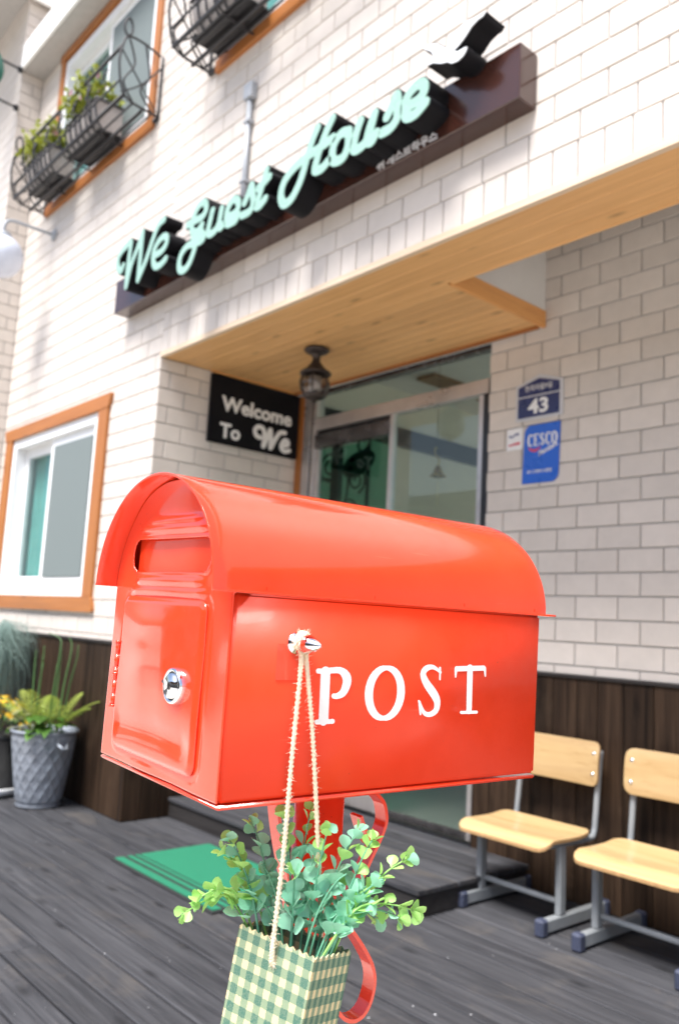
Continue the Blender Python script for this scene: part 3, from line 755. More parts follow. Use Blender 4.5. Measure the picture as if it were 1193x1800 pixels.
# traced lettering, in metres on the plane each is fixed to
SIGN = {'W':[[(-4.5865,3.2584),(-4.6148,3.2333),(-4.6602,3.2743),(-4.6653,3.3281),(-4.6262,3.3616),(-4.5634,3.3792),(-4.5101,3.3857),(-4.515,3.2942),(-4.522,3.1942),(-4.5213,3.1081)],[(-4.5213,3.1081),(-4.4776,3.2317),(-4.4114,3.3186),(-4.3639,3.4008)],[(-4.3639,3.4008),(-4.3658,3.2726),(-4.3706,3.107)],[(-4.3706,3.107),(-4.2918,3.1997),(-4.2362,3.293),(-4.1892,3.3633),(-4.147,3.3885),(-4.1097,3.3919)]],'e':[[(-4.1732,3.1995),(-4.1046,3.2019),(-4.0612,3.2268),(-4.0584,3.2647),(-4.0933,3.2854),(-4.151,3.2742),(-4.1967,3.2343),(-4.1975,3.1706),(-4.1666,3.1261),(-4.1025,3.1204),(-4.0511,3.1373)]],'G':[[(-3.8334,3.2635),(-3.7521,3.2606),(-3.6786,3.2603),(-3.6499,3.2913),(-3.6741,3.3386),(-3.729,3.3348),(-3.77,3.2956),(-3.7877,3.2477),(-3.7737,3.204),(-3.7228,3.1898),(-3.682,3.2113)],[(-3.7657,3.1715),(-3.7192,3.1649),(-3.6682,3.1508)],[(-3.6811,3.2051),(-3.6876,3.1779),(-3.6537,3.143),(-3.6693,3.1219),(-3.7324,3.1249),(-3.8092,3.138),(-3.8692,3.1151),(-3.8923,3.071),(-3.8818,3.0244),(-3.8381,3.0053),(-3.7896,3.0216),(-3.7535,3.0667),(-3.7332,3.1163),(-3.7327,3.1635)]],'u':[[(-3.584,3.2559),(-3.6007,3.2007),(-3.6133,3.1457),(-3.5836,3.1282),(-3.5379,3.1358),(-3.5099,3.1691),(-3.4943,3.2351)],[(-3.4943,3.2351),(-3.5068,3.168),(-3.4984,3.1337),(-3.4719,3.1389)]],'e2':[[(-3.4276,3.1658),(-3.3711,3.1654),(-3.3386,3.1872),(-3.351,3.228),(-3.3905,3.2454),(-3.4314,3.218),(-3.4429,3.174),(-3.4327,3.1321),(-3.3985,3.1236),(-3.3566,3.1241),(-3.3361,3.1446)]],'s':[[(-3.2844,3.1906),(-3.2556,3.2284),(-3.2348,3.2633),(-3.2178,3.2087),(-3.2091,3.1565),(-3.2375,3.1276),(-3.2977,3.1294)]],'t':[[(-3.1127,3.2953),(-3.1413,3.223),(-3.1639,3.1722),(-3.1805,3.1352),(-3.1502,3.1268),(-3.1089,3.1464)],[(-3.1735,3.2256),(-3.1298,3.2347),(-3.0875,3.2504)]],'H':[[(-2.737,3.3441),(-2.769,3.2994),(-2.7932,3.2429),(-2.817,3.179),(-2.8464,3.1204),(-2.9,3.0669),(-2.9558,3.0638),(-2.9821,3.1145),(-2.963,3.1744),(-2.8962,3.2143),(-2.807,3.2319),(-2.7199,3.2386),(-2.6248,3.2468)],[(-2.6348,3.3437),(-2.6728,3.2972),(-2.7056,3.2391),(-2.727,3.1889),(-2.7353,3.143),(-2.6914,3.1319),(-2.6479,3.1485)]],'o':[[(-2.5191,3.2326),(-2.5716,3.243),(-2.6141,3.2067),(-2.6185,3.1506),(-2.5937,3.1263),(-2.5443,3.1263),(-2.5169,3.1716),(-2.5191,3.2326)]],'u2':[[(-2.4471,3.2459),(-2.4709,3.1957),(-2.4812,3.1388),(-2.4483,3.1236),(-2.3975,3.1451),(-2.3603,3.2404)],[(-2.3603,3.2404),(-2.3878,3.1839),(-2.3971,3.1388),(-2.371,3.1226),(-2.3457,3.147)]],'s2':[[(-2.2843,3.1934),(-2.2573,3.2279),(-2.2352,3.2625),(-2.2247,3.2067),(-2.2265,3.1598),(-2.2607,3.1335),(-2.3083,3.1336)]],'e3':[[(-2.1599,3.1823),(-2.1117,3.1841),(-2.0817,3.208),(-2.0908,3.2427),(-2.1251,3.2507),(-2.168,3.2303),(-2.1852,3.1882),(-2.171,3.1405),(-2.1235,3.1315),(-2.0737,3.1546)]]}
BIRD = [(-1.7855,3.377),(-1.8007,3.3628),(-1.8218,3.3619),(-1.8509,3.3518),(-1.8797,3.326),(-1.9092,3.3079),(-1.9367,3.2982),(-1.9112,3.2894),(-1.8891,3.2893),(-1.8698,3.2851),(-1.8728,3.2669),(-1.8875,3.2515),(-1.9147,3.2439),(-1.9486,3.2501),(-1.9663,3.2658),(-2.0013,3.2771),(-2.0435,3.3016),(-2.0705,3.3048),(-2.0653,3.32),(-2.0403,3.3296),(-2.0552,3.3548),(-2.0994,3.3936),(-2.0877,3.4011),(-2.0604,3.3972),(-2.024,3.3806),(-1.9935,3.3528),(-1.9741,3.333),(-1.9534,3.3541),(-1.9208,3.3787),(-1.8881,3.3934),(-1.8443,3.3864),(-1.8067,3.3808)]
WE_BOARD = [[(3.0752,2.3401),(3.0423,2.3497),(3.0317,2.3858),(3.0602,2.4106),(3.0982,2.399),(3.1084,2.3401),(3.105,2.287),(3.1277,2.3406),(3.1536,2.4068),(3.1626,2.344),(3.1633,2.2862),(3.1974,2.3506),(3.2331,2.4017),(3.2742,2.4097)],[(3.2597,2.3182),(3.3028,2.3327),(3.2994,2.3556),(3.2727,2.3565),(3.2498,2.3216),(3.2559,2.2954),(3.284,2.2855),(3.3179,2.2962)]]
POST = {'P':[[(0.1085,0.1186,0.0058),(0.11,0.0735,0.0058)],[(0.0992,0.1199,0.0025),(0.1084,0.1196,0.0025)],[(0.1096,0.0774,0.0058),(0.1102,0.0715,0.005)],[(0.1016,0.0702,0.0023),(0.1218,0.0704,0.0023)],[(0.1129,0.1204,0.0029),(0.1269,0.1208,0.0033),(0.1352,0.1148,0.0052),(0.1366,0.1078,0.0052),(0.1327,0.0988,0.0041),(0.1253,0.0953,0.0029),(0.1207,0.0953,0.0025)]],'O':[[(0.2116,0.0977,0.0054),(0.2112,0.1029,0.0053),(0.21,0.1079,0.0051),(0.2079,0.1125,0.0048),(0.205,0.1165,0.0045),(0.2016,0.1198,0.004),(0.1976,0.1222,0.0035),(0.1934,0.1236,0.0029),(0.189,0.1241,0.0023),(0.1846,0.1235,0.0029),(0.1804,0.122,0.0035),(0.1765,0.1195,0.004),(0.1732,0.1163,0.0045),(0.1704,0.1123,0.0048),(0.1684,0.1078,0.0051),(0.1672,0.103,0.0053),(0.1668,0.098,0.0054),(0.1672,0.0929,0.0053),(0.1684,0.0881,0.0051),(0.1704,0.0836,0.0048),(0.1731,0.0797,0.0045),(0.1764,0.0764,0.004),(0.1802,0.0739,0.0035),(0.1844,0.0724,0.0029),(0.1888,0.0718,0.0023),(0.1931,0.0721,0.0029),(0.1974,0.0735,0.0035),(0.2013,0.0759,0.004),(0.2048,0.0791,0.0045),(0.2077,0.083,0.0048),(0.2098,0.0875,0.0051),(0.2112,0.0925,0.0053),(0.2116,0.0977,0.0054)]],'S':[[(0.2682,0.125,0.0012),(0.2689,0.1122,0.001)],[(0.2693,0.12,0.0014),(0.2579,0.1256,0.0023),(0.2473,0.1241,0.0033),(0.2426,0.1176,0.0039),(0.2485,0.1078,0.0047),(0.2601,0.0969,0.0052),(0.2664,0.0881,0.0047),(0.2652,0.0784,0.0035),(0.2557,0.0742,0.0027),(0.2464,0.077,0.0023),(0.2395,0.0885,0.001)],[(0.2385,0.0891,0.001),(0.242,0.0749,0.0012)]],'T':[[(0.3164,0.1249,0.0045),(0.3182,0.0774,0.0041)],[(0.2944,0.1242,0.0029),(0.3394,0.1256,0.0029)],[(0.2935,0.1235,0.0021),(0.2935,0.1152,0.001)],[(0.3411,0.1252,0.0021),(0.3428,0.1164,0.001)],[(0.3055,0.0754,0.0017),(0.331,0.0753,0.0017)]]}

# ================================================================== SIGN OVER THE ENTRANCE
SX0, SX1, SZ0, SZ1, SD = -4.9, -1.715, 3.061, 3.282, 0.105
sg = empty('fascia_sign', (-3.3, YF-SD/2, SZ0), label='long maroon sign box with raised mint green script lettering above the entrance', cat='sign')
box('sign_box', (SX0, YF-SD, SZ0), (SX1, YF-0.001, SZ1), M['maroon'], sg, 0.004)
fm = on_front(YF-SD)
LD = 0.108
for k, st in SIGN.items():
    rad = 0.0202 if k in ('W', 'e', 'G', 'u', 'e2', 's', 't') else 0.0222
    ss = smooth_strokes([[(x, z, rad) for x, z in s] for s in st], 6)
    body = obj('letter', outline_mesh('letter', contours(ss, 0.0055, 0.004), LD), M['letterside'], sg, fm @ Matrix.Translation((0, 0, LD/2+0.001)))
    face = obj('letter_face', outline_mesh('letter_face', contours(ss, 0.0005, 0.004), 0.004), M['mint'], body, fm @ Matrix.Translation((0, 0, LD+0.003)))
bd = obj('bird', outline_mesh('bird', [BIRD], LD), M['letterside'], sg, fm @ Matrix.Translation((0, 0, LD/2+0.001)))
def inset(loop, d):
    n = len(loop); out = []
    ar = sum(loop[i][0]*loop[(i+1) % n][1]-loop[(i+1) % n][0]*loop[i][1] for i in range(n))
    s = 1 if ar > 0 else -1
    for i in range(n):
        a, b, c = Vector(loop[i-1]), Vector(loop[i]), Vector(loop[(i+1) % n])
        t = ((b-a).normalized()+(c-b).normalized()); t = t.normalized() if t.length > 1e-6 else (c-b).normalized()
        out.append((b.x-t.y*d*s, b.y+t.x*d*s))
    return out
obj('bird_face', outline_mesh('bird_face', [inset(BIRD, 0.004)], 0.004), M['birdwhite'], bd, fm @ Matrix.Translation((0, 0, LD+0.003)))
for kt, a_, b_ in (('\uc704', -2.452, -2.408), ('\uac8c\uc2a4\ud2b8\ud558\uc6b0\uc2a4', -2.390, -2.108)):
    obj('small_lettering', text_mesh(kt, a_, 3.068, b_, 3.112, 0.004, 0.012), M['letterwhite'], sg, fm @ Matrix.Translation((0, 0, 0.0005)))
# conduit running down behind the sign
cp = empty('conduit', (-3.61, YF-0.02, 3.3), label='thin grey conduit pipe with a junction box above the maroon sign', cat='pipe')
tube('pipe', [(-3.61, YF-0.02, 3.2), (-3.61, YF-0.02, 4.0)], 0.016, M['pipe'], cp, 12)
box('junction_box', (-3.648, YF-0.045, 3.99), (-3.572, YF-0.001, 4.085), M['pipe'], cp, 0.005)
for z in (3.5, 3.85): box('bracket', (-3.636, YF-0.040, z), (-3.584, YF-0.001, z+0.016), M['pipe'], cp, 0.002)

# ================================================================== WELCOME BOARD
wb = empty('welcome_board', (XC+0.02, 3.05, 2.25), label='black board lettered Welcome To We on the side wall under the soffit', cat='sign')
box('board', (XC+0.004, 2.685, 2.248), (XC+0.030, 3.387, ZS-0.014), M['board_black'], wb, 0.003)
fs = on_side(XC+0.0305)
obj('lettering', text_mesh('Welcome', 2.764, 2.459, 3.322, 2.556, 0.004, 0.028), M['boardwhite'], wb, fs)
obj('lettering', text_mesh('To', 2.764, 2.285, 2.919, 2.382, 0.004, 0.028), M['boardwhite'], wb, fs)
ss = smooth_strokes([[(a, b, 0.0150) for a, b in s] for s in WE_BOARD], 6)
obj('lettering', outline_mesh('lettering', contours(ss, 0, 0.003), 0.004), M['boardwhite'], wb, fs @ Matrix.Translation((0, 0, 0.0022)))

# ================================================================== PLATES ON THE ENTRANCE WALL
def flat_plate(name, loop, th, mat, parent, y): return obj(name, outline_mesh(name, [loop], th), mat, parent, on_front(y-th/2))
hp = empty('house_number_plate', (-2.43, YW, 2.23), label='navy pentagon house number plate reading 43', cat='sign')
yp = YW-0.001
flat_plate('plate', [(-2.572, 2.229), (-2.291, 2.229), (-2.291, 2.412), (-2.431, 2.460), (-2.572, 2.416)], 0.008, M['platewhite'], hp, yp)
flat_plate('panel', [(-2.557, 2.242), (-2.311, 2.242), (-2.311, 2.346), (-2.557, 2.346)], 0.002, M['navy'], hp, yp-0.0085)
flat_plate('panel', [(-2.557, 2.354), (-2.311, 2.354), (-2.311, 2.404), (-2.431, 2.438), (-2.557, 2.404)], 0.002, M['navy'], hp, yp-0.0085)
obj('lettering', text_mesh('43', -2.494, 2.256, -2.374, 2.334, 0.002, 0.03), M['printwhite'], hp, on_front(yp-0.0108))
obj('lettering', text_mesh('\ud55c\uc625\ub9c8\uc7449\uae38', -2.515, 2.376, -2.352, 2.408, 0.001, 0.02), M['platewhite'], hp, on_front(yp-0.0108))
cs = empty('pest_control_sign', (-2.42, YW, 1.90), label='tall blue sign lettered CESCO below the house number plate', cat='sign')
rc = 0.035
lp = [(-2.526, 1.903), (-2.355, 1.903)]+[(-2.355+0.042*math.sin(a), 1.945-0.042*math.cos(a)) for a in np.linspace(0.2, PI/2, 6)]+[(-2.305, 2.200), (-2.475, 2.200)]+[(-2.475-0.042*math.sin(a), 2.158+0.042*math.cos(a)) for a in np.linspace(0.2, PI/2, 6)]
flat_plate('plate', lp, 0.005, M['blue'], cs, yp)
yc = yp-0.0053
# narrow serif capitals, drawn as strokes
CES = [('C', [[(0.86, 0.80, .05), (0.62, 0.96, .07), (0.28, 0.86, .13), (0.16, 0.5, .15), (0.28, 0.14, .13), (0.62, 0.04, .07), (0.88, 0.2, .05)], [(0.86, 0.96, .05), (0.86, 0.74, .05)]]),
       ('E', [[(0.28, 0.05, .13), (0.28, 0.95, .13)], [(0.1, 0.03, .05), (0.85, 0.03, .06)], [(0.1, 0.97, .05), (0.85, 0.97, .06)], [(0.3, 0.5, .06), (0.68, 0.5, .06)], [(0.85, 0.97, .05), (0.87, 0.78, .05)], [(0.85, 0.03, .05), (0.88, 0.24, .05)]]),
       ('S', [[(0.82, 0.78, .06), (0.5, 0.96, .08), (0.24, 0.76, .13), (0.5, 0.5, .15), (0.76, 0.24, .13), (0.5, 0.04, .08), (0.16, 0.22, .06)]]),
       ('C', [[(0.86, 0.80, .05), (0.62, 0.96, .07), (0.28, 0.86, .13), (0.16, 0.5, .15), (0.28, 0.14, .13), (0.62, 0.04, .07), (0.88, 0.2, .05)], [(0.86, 0.96, .05), (0.86, 0.74, .05)]]),
       ('O', [[(0.5+0.36*math.cos(t), 0.5+0.47*math.sin(t), 0.06+0.10*abs(math.cos(t))) for t in np.linspace(0, 2*PI, 25)]])]
cw, chh = 0.0345, 0.062
for i, (c_, st) in enumerate(CES):
    x0 = -2.496+i*0.0352
    ss = [[(x0+p[0]*cw, 2.0905+p[1]*chh, p[2]*cw) for p in s] for s in st]
    obj('lettering', outline_mesh('lettering', contours(smooth_strokes(ss, 3), 0, 0.0009), 0.001), M['printwhite'], cs, on_front(yc-0.0006))
sw = [[(-2.489, 2.0845, 0.0022), (-2.472, 2.072, 0.006), (-2.452, 2.068, 0.007), (-2.434, 2.073, 0.005), (-2.418, 2.084, 0.0015)]]
obj('swoosh', outline_mesh('swoosh', contours(smooth_strokes(sw, 4), 0, 0.001), 0.001), M['printred'], cs, on_front(yc-0.0006))
obj('lettering', text_mesh('Members', 0, 0, 0.118, 0.026, 0.001, 0.02, 0.3), M['printwhite'], cs, on_front(yc-0.0001) @ Matrix.Translation((-2.425, 2.036, 0)) @ Matrix.Rotation(R(22), 4, 'Z'))
obj('lettering', text_mesh('\uc138\uc2a4\ucf54\uba64\ubc84\uc2a4\ud074\ub7fd', -2.499, 1.953, -2.352, 1.970, 0.001, 0.01), M['printwhite'], cs, on_front(yc-0.0001))
sk_ = empty('small_sticker', (-2.57, YW, 2.087), label='small white security sticker left of the blue sign', cat='sticker')
flat_plate('plate', [(-2.627, 2.086), (-2.530, 2.086), (-2.530, 2.198), (-2.627, 2.198)], 0.003, M['printwhite'], sk_, yp)
obj('lettering', text_mesh('ADT', -2.607, 2.148, -2.555, 2.172, 0.0008, 0.01, 0.3), M['printnavy'], sk_, on_front(yp-0.0032)) if False else None
mk = MB()
for (xa, za, xb, zb) in ((-2.612, 2.152, -2.600, 2.163), (-2.597, 2.150, -2.588, 2.161), (-2.585, 2.158, -2.572, 2.168), (-2.570, 2.161, -2.553, 2.173)): mk.box((xa, za, 0), (xb, zb, 0.0008))
mk.build('printed_mark', M['printnavy'], sk_, on_front(yp-0.0032))
mk = MB()
for (xa, za, xb, zb) in ((-2.614, 2.108, -2.602, 2.117), (-2.599, 2.109, -2.588, 2.119), (-2.585, 2.110, -2.570, 2.122), (-2.568, 2.111, -2.545, 2.124)): mk.box((xa, za, 0), (xb, zb, 0.0008))
mk.build('printed_mark', M['printred'], sk_, on_front(yp-0.0032))

# ================================================================== LANTERN under the soffit
la = empty('ceiling_lantern', (-3.564, 2.847, ZS-0.001), label='dark bronze lantern with a white tube hanging from the timber soffit', cat='lamp')
Lm = Matrix.Translation((-3.564, 2.847, ZS-0.0015))
lathe('ceiling_plate', [(0, 0), (0.068, 0), (0.072, -0.012), (0.060, -0.024), (0.040, -0.030), (0.024, -0.045), (0.022, -0.075), (0.030, -0.082)], M['bronze'], la, Lm)
lathe('lantern_roof', [(0.026, -0.078), (0.032, -0.088), (0.060, -0.120), (0.088, -0.140), (0.090, -0.150), (0.070, -0.152), (0.0, -0.150)], M['bronze'], la, Lm)
lathe('lantern_glass', [(0.060, -0.152), (0.080, -0.185), (0.083, -0.215), (0.074, -0.250), (0.058, -0.272)], M['glasslamp'], la, Lm)
lathe('lantern_base', [(0.064, -0.268), (0.066, -0.280), (0.045, -0.292), (0.018, -0.300), (0.012, -0.318), (0.0, -0.322)], M['bronze'], la, Lm)
lathe('lamp_tube', [(0.0, -0.160), (0.034, -0.162), (0.036, -0.225), (0.034, -0.262), (0.0, -0.266)], M['candle'], la, Lm)
for k in range(6):
    a = 2*PI*k/6+0.2; ca, sa = math.cos(a), math.sin(a)
    m_ = MB(); m_.tube(spline([(-3.564+r_*ca, 2.847+r_*sa, ZS-0.0015+z_) for r_, z_ in ((0.066, -0.150), (0.085, -0.185), (0.088, -0.215), (0.079, -0.250), (0.062, -0.275))], 4), 0.005, 6)
    m_.build('cage_rib', M['bronze'], la)

# ================================================================== THINGS BEHIND THE GLASS
bl = empty('door_bell', (-3.22, YW+0.13, 2.03), label='small brass bell on a string behind the right door pane', cat='bell')
Bm = Matrix.Translation((-3.22, YW+0.13, 2.035))
lathe('bell', [(0.0, 0.066), (0.012, 0.064), (0.020, 0.045), (0.030, 0.018), (0.048, 0.002), (0.050, 0.0), (0.040, 0.0), (0.0, 0.03)], M['brass'], bl, Bm, 20)
tube('hanger', spline([(-3.22, YW+0.13, 2.10), (-3.215, YW+0.13, 2.135), (-3.24, YW+0.13, 2.16), (-3.25, YW+0.13, 2.195), (-3.235, YW+0.13, 2.21)], 5), 0.004, M['brass'], bl)
tube('cord', [(-3.22, YW+0.13, 2.04), (-3.217, YW+0.13, 1.86)], 0.0025, M['twine'], bl)
tube('cord', [(-3.235, YW+0.13, 2.205), (-3.235, YW+0.13, 3.19)], 0.0015, M['iron'], bl)
yy = YW+0.165
sc = empty('scrollwork_screen', (-4.05, yy, 0.1), label='black iron scrollwork with an oval plaque behind the green left door pane', cat='screen')  # solid stand-in for ironwork reflected in the left pane
def spir(cx, cz, r0_, r1_, a0, a1, n=26): return [(cx+(r0_+(r1_-r0_)*k/n)*math.cos(a0+(a1-a0)*k/n), yy, cz+(r0_+(r1_-r0_)*k/n)*math.sin(a0+(a1-a0)*k/n)) for k in range(n+1)]
box('post', (-4.20, yy-0.02, 0.102), (-4.12, yy+0.02, 2.34), M['dark'], sc, 0.002)
box('post', (-3.862, yy-0.01, 0.102), (-3.842, yy+0.01, 2.36), M['iron'], sc, 0.002)
for p in (spir(-4.235, 2.215, 0.02, 0.11, 0, 3.6*PI), spir(-3.96, 2.09, 0.018, 0.09, PI, -2.4*PI), spir(-4.27, 2.03, 0.10, 0.10, 0.1, PI-0.1, 12), spir(-4.02, 1.88, 0.03, 0.10, 0, 3*PI), spir(-4.26, 1.86, 0.02, 0.09, 0, 3.2*PI),
          [(q.x, q.y, q.z) for q in spline([(-4.04, yy, 2.16), (-4.045, yy, 2.02), (-4.07, yy, 1.94), (-4.11, yy, 1.90)], 6)], spir(-3.92, 2.33, 0.02, 0.075, 0.4, 2.6*PI)):
    tube('scroll', p, 0.008, M['iron'], sc, 6)
pm = lathe('plaque', [(0.0, 0.02), (0.06, 0.018), (0.085, 0.010), (0.09, 0.0), (0.085, -0.010), (0.0, -0.02)], M['tealplaque'], sc, Matrix.Translation((-3.915, yy-0.03, 2.19)) @ Matrix.Rotation(R(-14), 4, 'Y') @ Matrix.Diagonal((1.75, 1, 0.9, 1)) @ Matrix.Rotation(PI/2, 4, 'X'), 24)

# ================================================================== LAMP AND ROUND SIGN ON THE LEFT
gl = empty('globe_lamp', (-6.36, YF, 4.127), label='white globe wall lamp on a curved grey arm, left edge of the front', cat='lamp')
lathe('wall_plate', [(0, 0), (0.05, 0.0), (0.052, 0.01), (0.03, 0.022), (0, 0.03)], M['pipe'], gl, Matrix.Translation((-6.36, YF-0.001, 4.127)) @ Matrix.Rotation(PI/2, 4, 'X'), 6, False)
tube('arm', spline([(-6.36, YF-0.02, 4.127), (-6.36, YF-0.20, 4.127), (-6.36, YF-0.33, 4.125), (-6.36, YF-0.385, 4.09), (-6.36, YF-0.395, 4.0)], 6), 0.013, M['pipe'], gl)
lathe('collar', [(0.0, 0.02), (0.06, 0.015), (0.068, -0.02), (0.06, -0.03)], M['pipe'], gl, Matrix.Translation((-6.36, YF-0.395, 3.985)), 24)
lathe('globe', [(0.165*math.sin(t), 0.165*math.cos(t)) for t in np.linspace(0.35, PI, 24)], M['opal'], gl, Matrix.Translation((-6.36, YF-0.395, 3.815)), 32)
rs = empty('round_hanging_sign', (XI, 2.13, 5.7), label='dark green round sign on iron arms at the top left corner', cat='sign')
lathe('disc', [(0, 0.02), (0.24, 0.02), (0.25, 0.01), (0.25, -0.01), (0.24, -0.02), (0, -0.02)], M['signgreen'], rs, Matrix.Translation((XI+0.02, 1.735, 5.70)) @ Matrix.Rotation(PI/2, 4, 'Y'), 36)
for z in (5.80, 5.44):
    tube('arm', [(XI+0.02, 2.14, z), (XI+0.02, 1.9, z+0.01)], 0.010, M['iron'], rs)
    box('wall_plate', (XI+0.002, 2.10, z-0.025), (XI+0.028, 2.139, z+0.025), M['iron'], rs, 0.004)
tube('arm', [(XI+0.02, 1.9, 5.45), (XI+0.02, 1.735, 5.46)], 0.010, M['iron'], rs)

# ================================================================== WINDOW GUARDS, PLANTERS AND FLOWERS
PROF = [(0.002, 4.40), (0.06, 4.402), (0.13, 4.405), (0.20, 4.412), (0.25, 4.435), (0.284, 4.50), (0.30, 4.57), (0.31, 4.66), (0.30, 4.75)]
def guard(x0, x1, label):
    g = empty('window_guard', ((x0+x1)/2, YF, 4.40), label=label, cat='window guard', group='iron flower guards under the upper windows')
    def rail(d, z, r=0.008, nm='rail'): tube(nm, [(x0, YF-d, z), (x1, YF-d, z)], r, M['iron'], g, 6)
    rail(0.010, 4.39, 0.017); rail(0.131, 4.385, 0.012)
    for d, z in ((0.265, 4.432), (0.292, 4.53), (0.06, 4.398), (0.20, 4.402)): rail(d, z, 0.007 if d != 0.265 else 0.013)
    rail(0.30, 4.76, 0.011)
    for k in range(1, 4):
        xx = x0+(x1-x0)*k/4
        tube('rib', spline([(xx, YF-d, z-0.012) for d, z in PROF], 3), 0.007, M['iron'], g, 6)
    for xx in np.linspace(x0, x1, 9)[1:-1]:
        a0 = [(xx+0.05*math.sin(t*2)*(1 if t < PI else 1), YF-0.302, 4.56+0.2*t/(2*PI)) for t in np.linspace(0, 2*PI, 18)]
        tube('scroll', a0, 0.005, M['iron'], g, 5)
        tube('scroll', [(xx+0.022*math.cos(t)*(1-t/12), YF-0.303, 4.66+0.03*math.sin(t)) for t in np.linspace(0, 8, 20)], 0.005, M['iron'], g, 5)
    for xe, sgn in ((x0, -1), (x1, 1)):
        tube('end_bar', spline([(xe, YF-d, z) for d, z in PROF], 4), 0.009, M['iron'], g, 6)
        tube('end_bar', spline([(xe, YF-0.012, 4.40), (xe, YF-0.012, 4.60), (xe, YF-0.012, 4.83)], 3), 0.008, M['iron'], g, 6)
        tube('end_bar', spline([(xe, YF-0.03, 4.823), (xe, YF-0.14, 4.852), (xe, YF-0.265, 4.845), (xe, YF-0.30, 4.75)], 5), 0.008, M['iron'], g, 6)
        tube('end_scroll', spline([(xe, YF-0.255, 4.84), (xe, YF-0.205, 4.68), (xe, YF-0.27, 4.53), (xe, YF-0.20, 4.42)], 6), 0.007, M['iron'], g, 6)
        tube('end_scroll', spline([(xe, YF-0.14, 4.85), (xe, YF-0.095, 4.64), (xe, YF-0.15, 4.52), (xe, YF-0.06, 4.41)], 6), 0.007, M['iron'], g, 6)
        tube('end_scroll', spline([(xe, YF-0.02, 4.74), (xe, YF-0.15, 4.56), (xe, YF-0.28, 4.45)], 6), 0.006, M['iron'], g, 6)
        tube('end_scroll', spline([(xe, YF-0.30, 4.74), (xe, YF-0.14, 4.55), (xe, YF-0.03, 4.42)], 6), 0.006, M['iron'], g, 6)
        tube('finial', [(xe, YF-0.268-0.028*math.sin(t), 4.905+0.055*-math.cos(t)*(1 if math.cos(t) > 0 else 1.15)) for t in np.linspace(0.1, 2*PI-0.1, 20)], 0.008, M['iron'], g, 6)
    return g
guard(-6.62, -4.72, 'black iron belly guard at the left upper window, holding two planters')
guard(-4.09, -2.20, 'black iron belly guard at the upper window over the sign, cut by the frame top')
def planter(x0, x1, label, seed, flowers):
    p = empty('planter_box', ((x0+x1)/2, YF-0.16, 4.425), label=label, cat='planter', group='planter boxes in the window guards')
    yb, yf_, z0, z1 = YF-0.055, YF-0.255, 4.428, 4.635
    ns = 10; pr = [(yb, z1), (yb, z0)]+[(yb+(yf_-yb)*(0.55+0.45*math.sin(t)), z0+(z1-z0)*(1-math.cos(t))*0.98) for t in np.linspace(0.05, PI/2, ns)]
    v = []; f = []; m = len(pr)
    for xx in (x0+0.006, x1-0.006): v += [(xx, a, b) for a, b in pr]
    f = [(i, i+1, m+i+1, m+i) for i in range(m-1)]+[tuple(range(m))[::-1], tuple(range(m, 2*m))]
    obj('liner', mesh('liner', v, f), M['liner'], p)
    mb = MB(); mb.box((x0+0.008, yf_+0.02, z1-0.02), (x1-0.008, yb-0.004, z1-0.012)); mb.build('soil', M['soil'], p)
    tube('rim', [(x0, yb, z1), (x0, yf_, z1), (x1, yf_, z1), (x1, yb, z1)], 0.012, M['iron'], p, 6, True)
    for k in range(7):
        xx = x0+(x1-x0)*k/6
        tube('bar', [(xx, a-(0.008 if i > 1 else 0), b-(0.006 if 0 < i < 8 else 0)) for i, (a, b) in enumerate(pr[1:])], 0.006, M['iron'], p, 5)
    box('tray', (x0-0.01, yf_+0.03, z0-0.018), (x1+0.01, yb, z0-0.010), M['dark'], p, 0.002)
    rnd = random.Random(seed)
    pl = empty('flowering_plant', ((x0+x1)/2, YF-0.16, z1-0.01), label=label.replace('black wire planter', 'lime green plants with pink flowers').replace('with pale liner', 'growing'), cat='plant', group='flowering plants in the upper planters')
    fo = MB(); bl_ = MB(); stp = MB()
    for k in range(80):
        bx = rnd.uniform(x0+0.02, x1-0.02); by = rnd.uniform(yf_-0.02, yb-0.01); hh = rnd.uniform(0.05, 0.26)
        tip = Vector((bx+rnd.uniform(-0.08, 0.08), by+rnd.uniform(-0.09, 0.02), z1+hh))
        stp.tube([(bx, by, z1-0.02), tip], 0.003, 4)
        for j in range(9):
            c = Vector((bx, by, z1)).lerp(tip, rnd.uniform(0.3, 1.05)); s = rnd.uniform(0.026, 0.052)
            d = Vector((rnd.uniform(-1, 1), rnd.uniform(-1, 1), rnd.uniform(-0.5, 0.8))).normalized(); e = d.orthogonal().normalized(); e = Matrix.Rotation(rnd.uniform(0, 6), 3, d) @ e
            fo.add([c, c+d*s*0.5+e*s*0.4, c+d*s*1.1, c+d*s*0.5-e*s*0.4], [(0, 1, 2, 3)])
    for k in range(flowers):
        bx = rnd.uniform(x0, x1); by = rnd.uniform(yf_-0.04, yb); c = Vector((bx, by, z1+rnd.uniform(0.10, 0.27)))
        for j in range(5):
            a = 2*PI*j/5; e = Vector((math.cos(a), -0.5, math.sin(a)*0.8)).normalized(); g2 = e.cross(Vector((0, 1, 0.3))).normalized()
            bl_.add([c, c+e*0.018+g2*0.013, c+e*0.034, c+e*0.018-g2*0.013], [(0, 1, 2, 3)])
    stp.build('stems', M['lime'], pl); fo.build('foliage', M['lime'], pl); bl_.build('blossoms', M['pink'], pl)
planter(-5.66, -5.16, 'black wire planter with pale liner, right one in the left window guard', 3, 9)
planter(-6.42, -5.96, 'black wire planter with pale liner, left one in the left window guard', 5, 14)
planter(-3.93, -3.45, 'black wire planter with pale liner in the window guard over the sign', 9, 8)
"""
"""
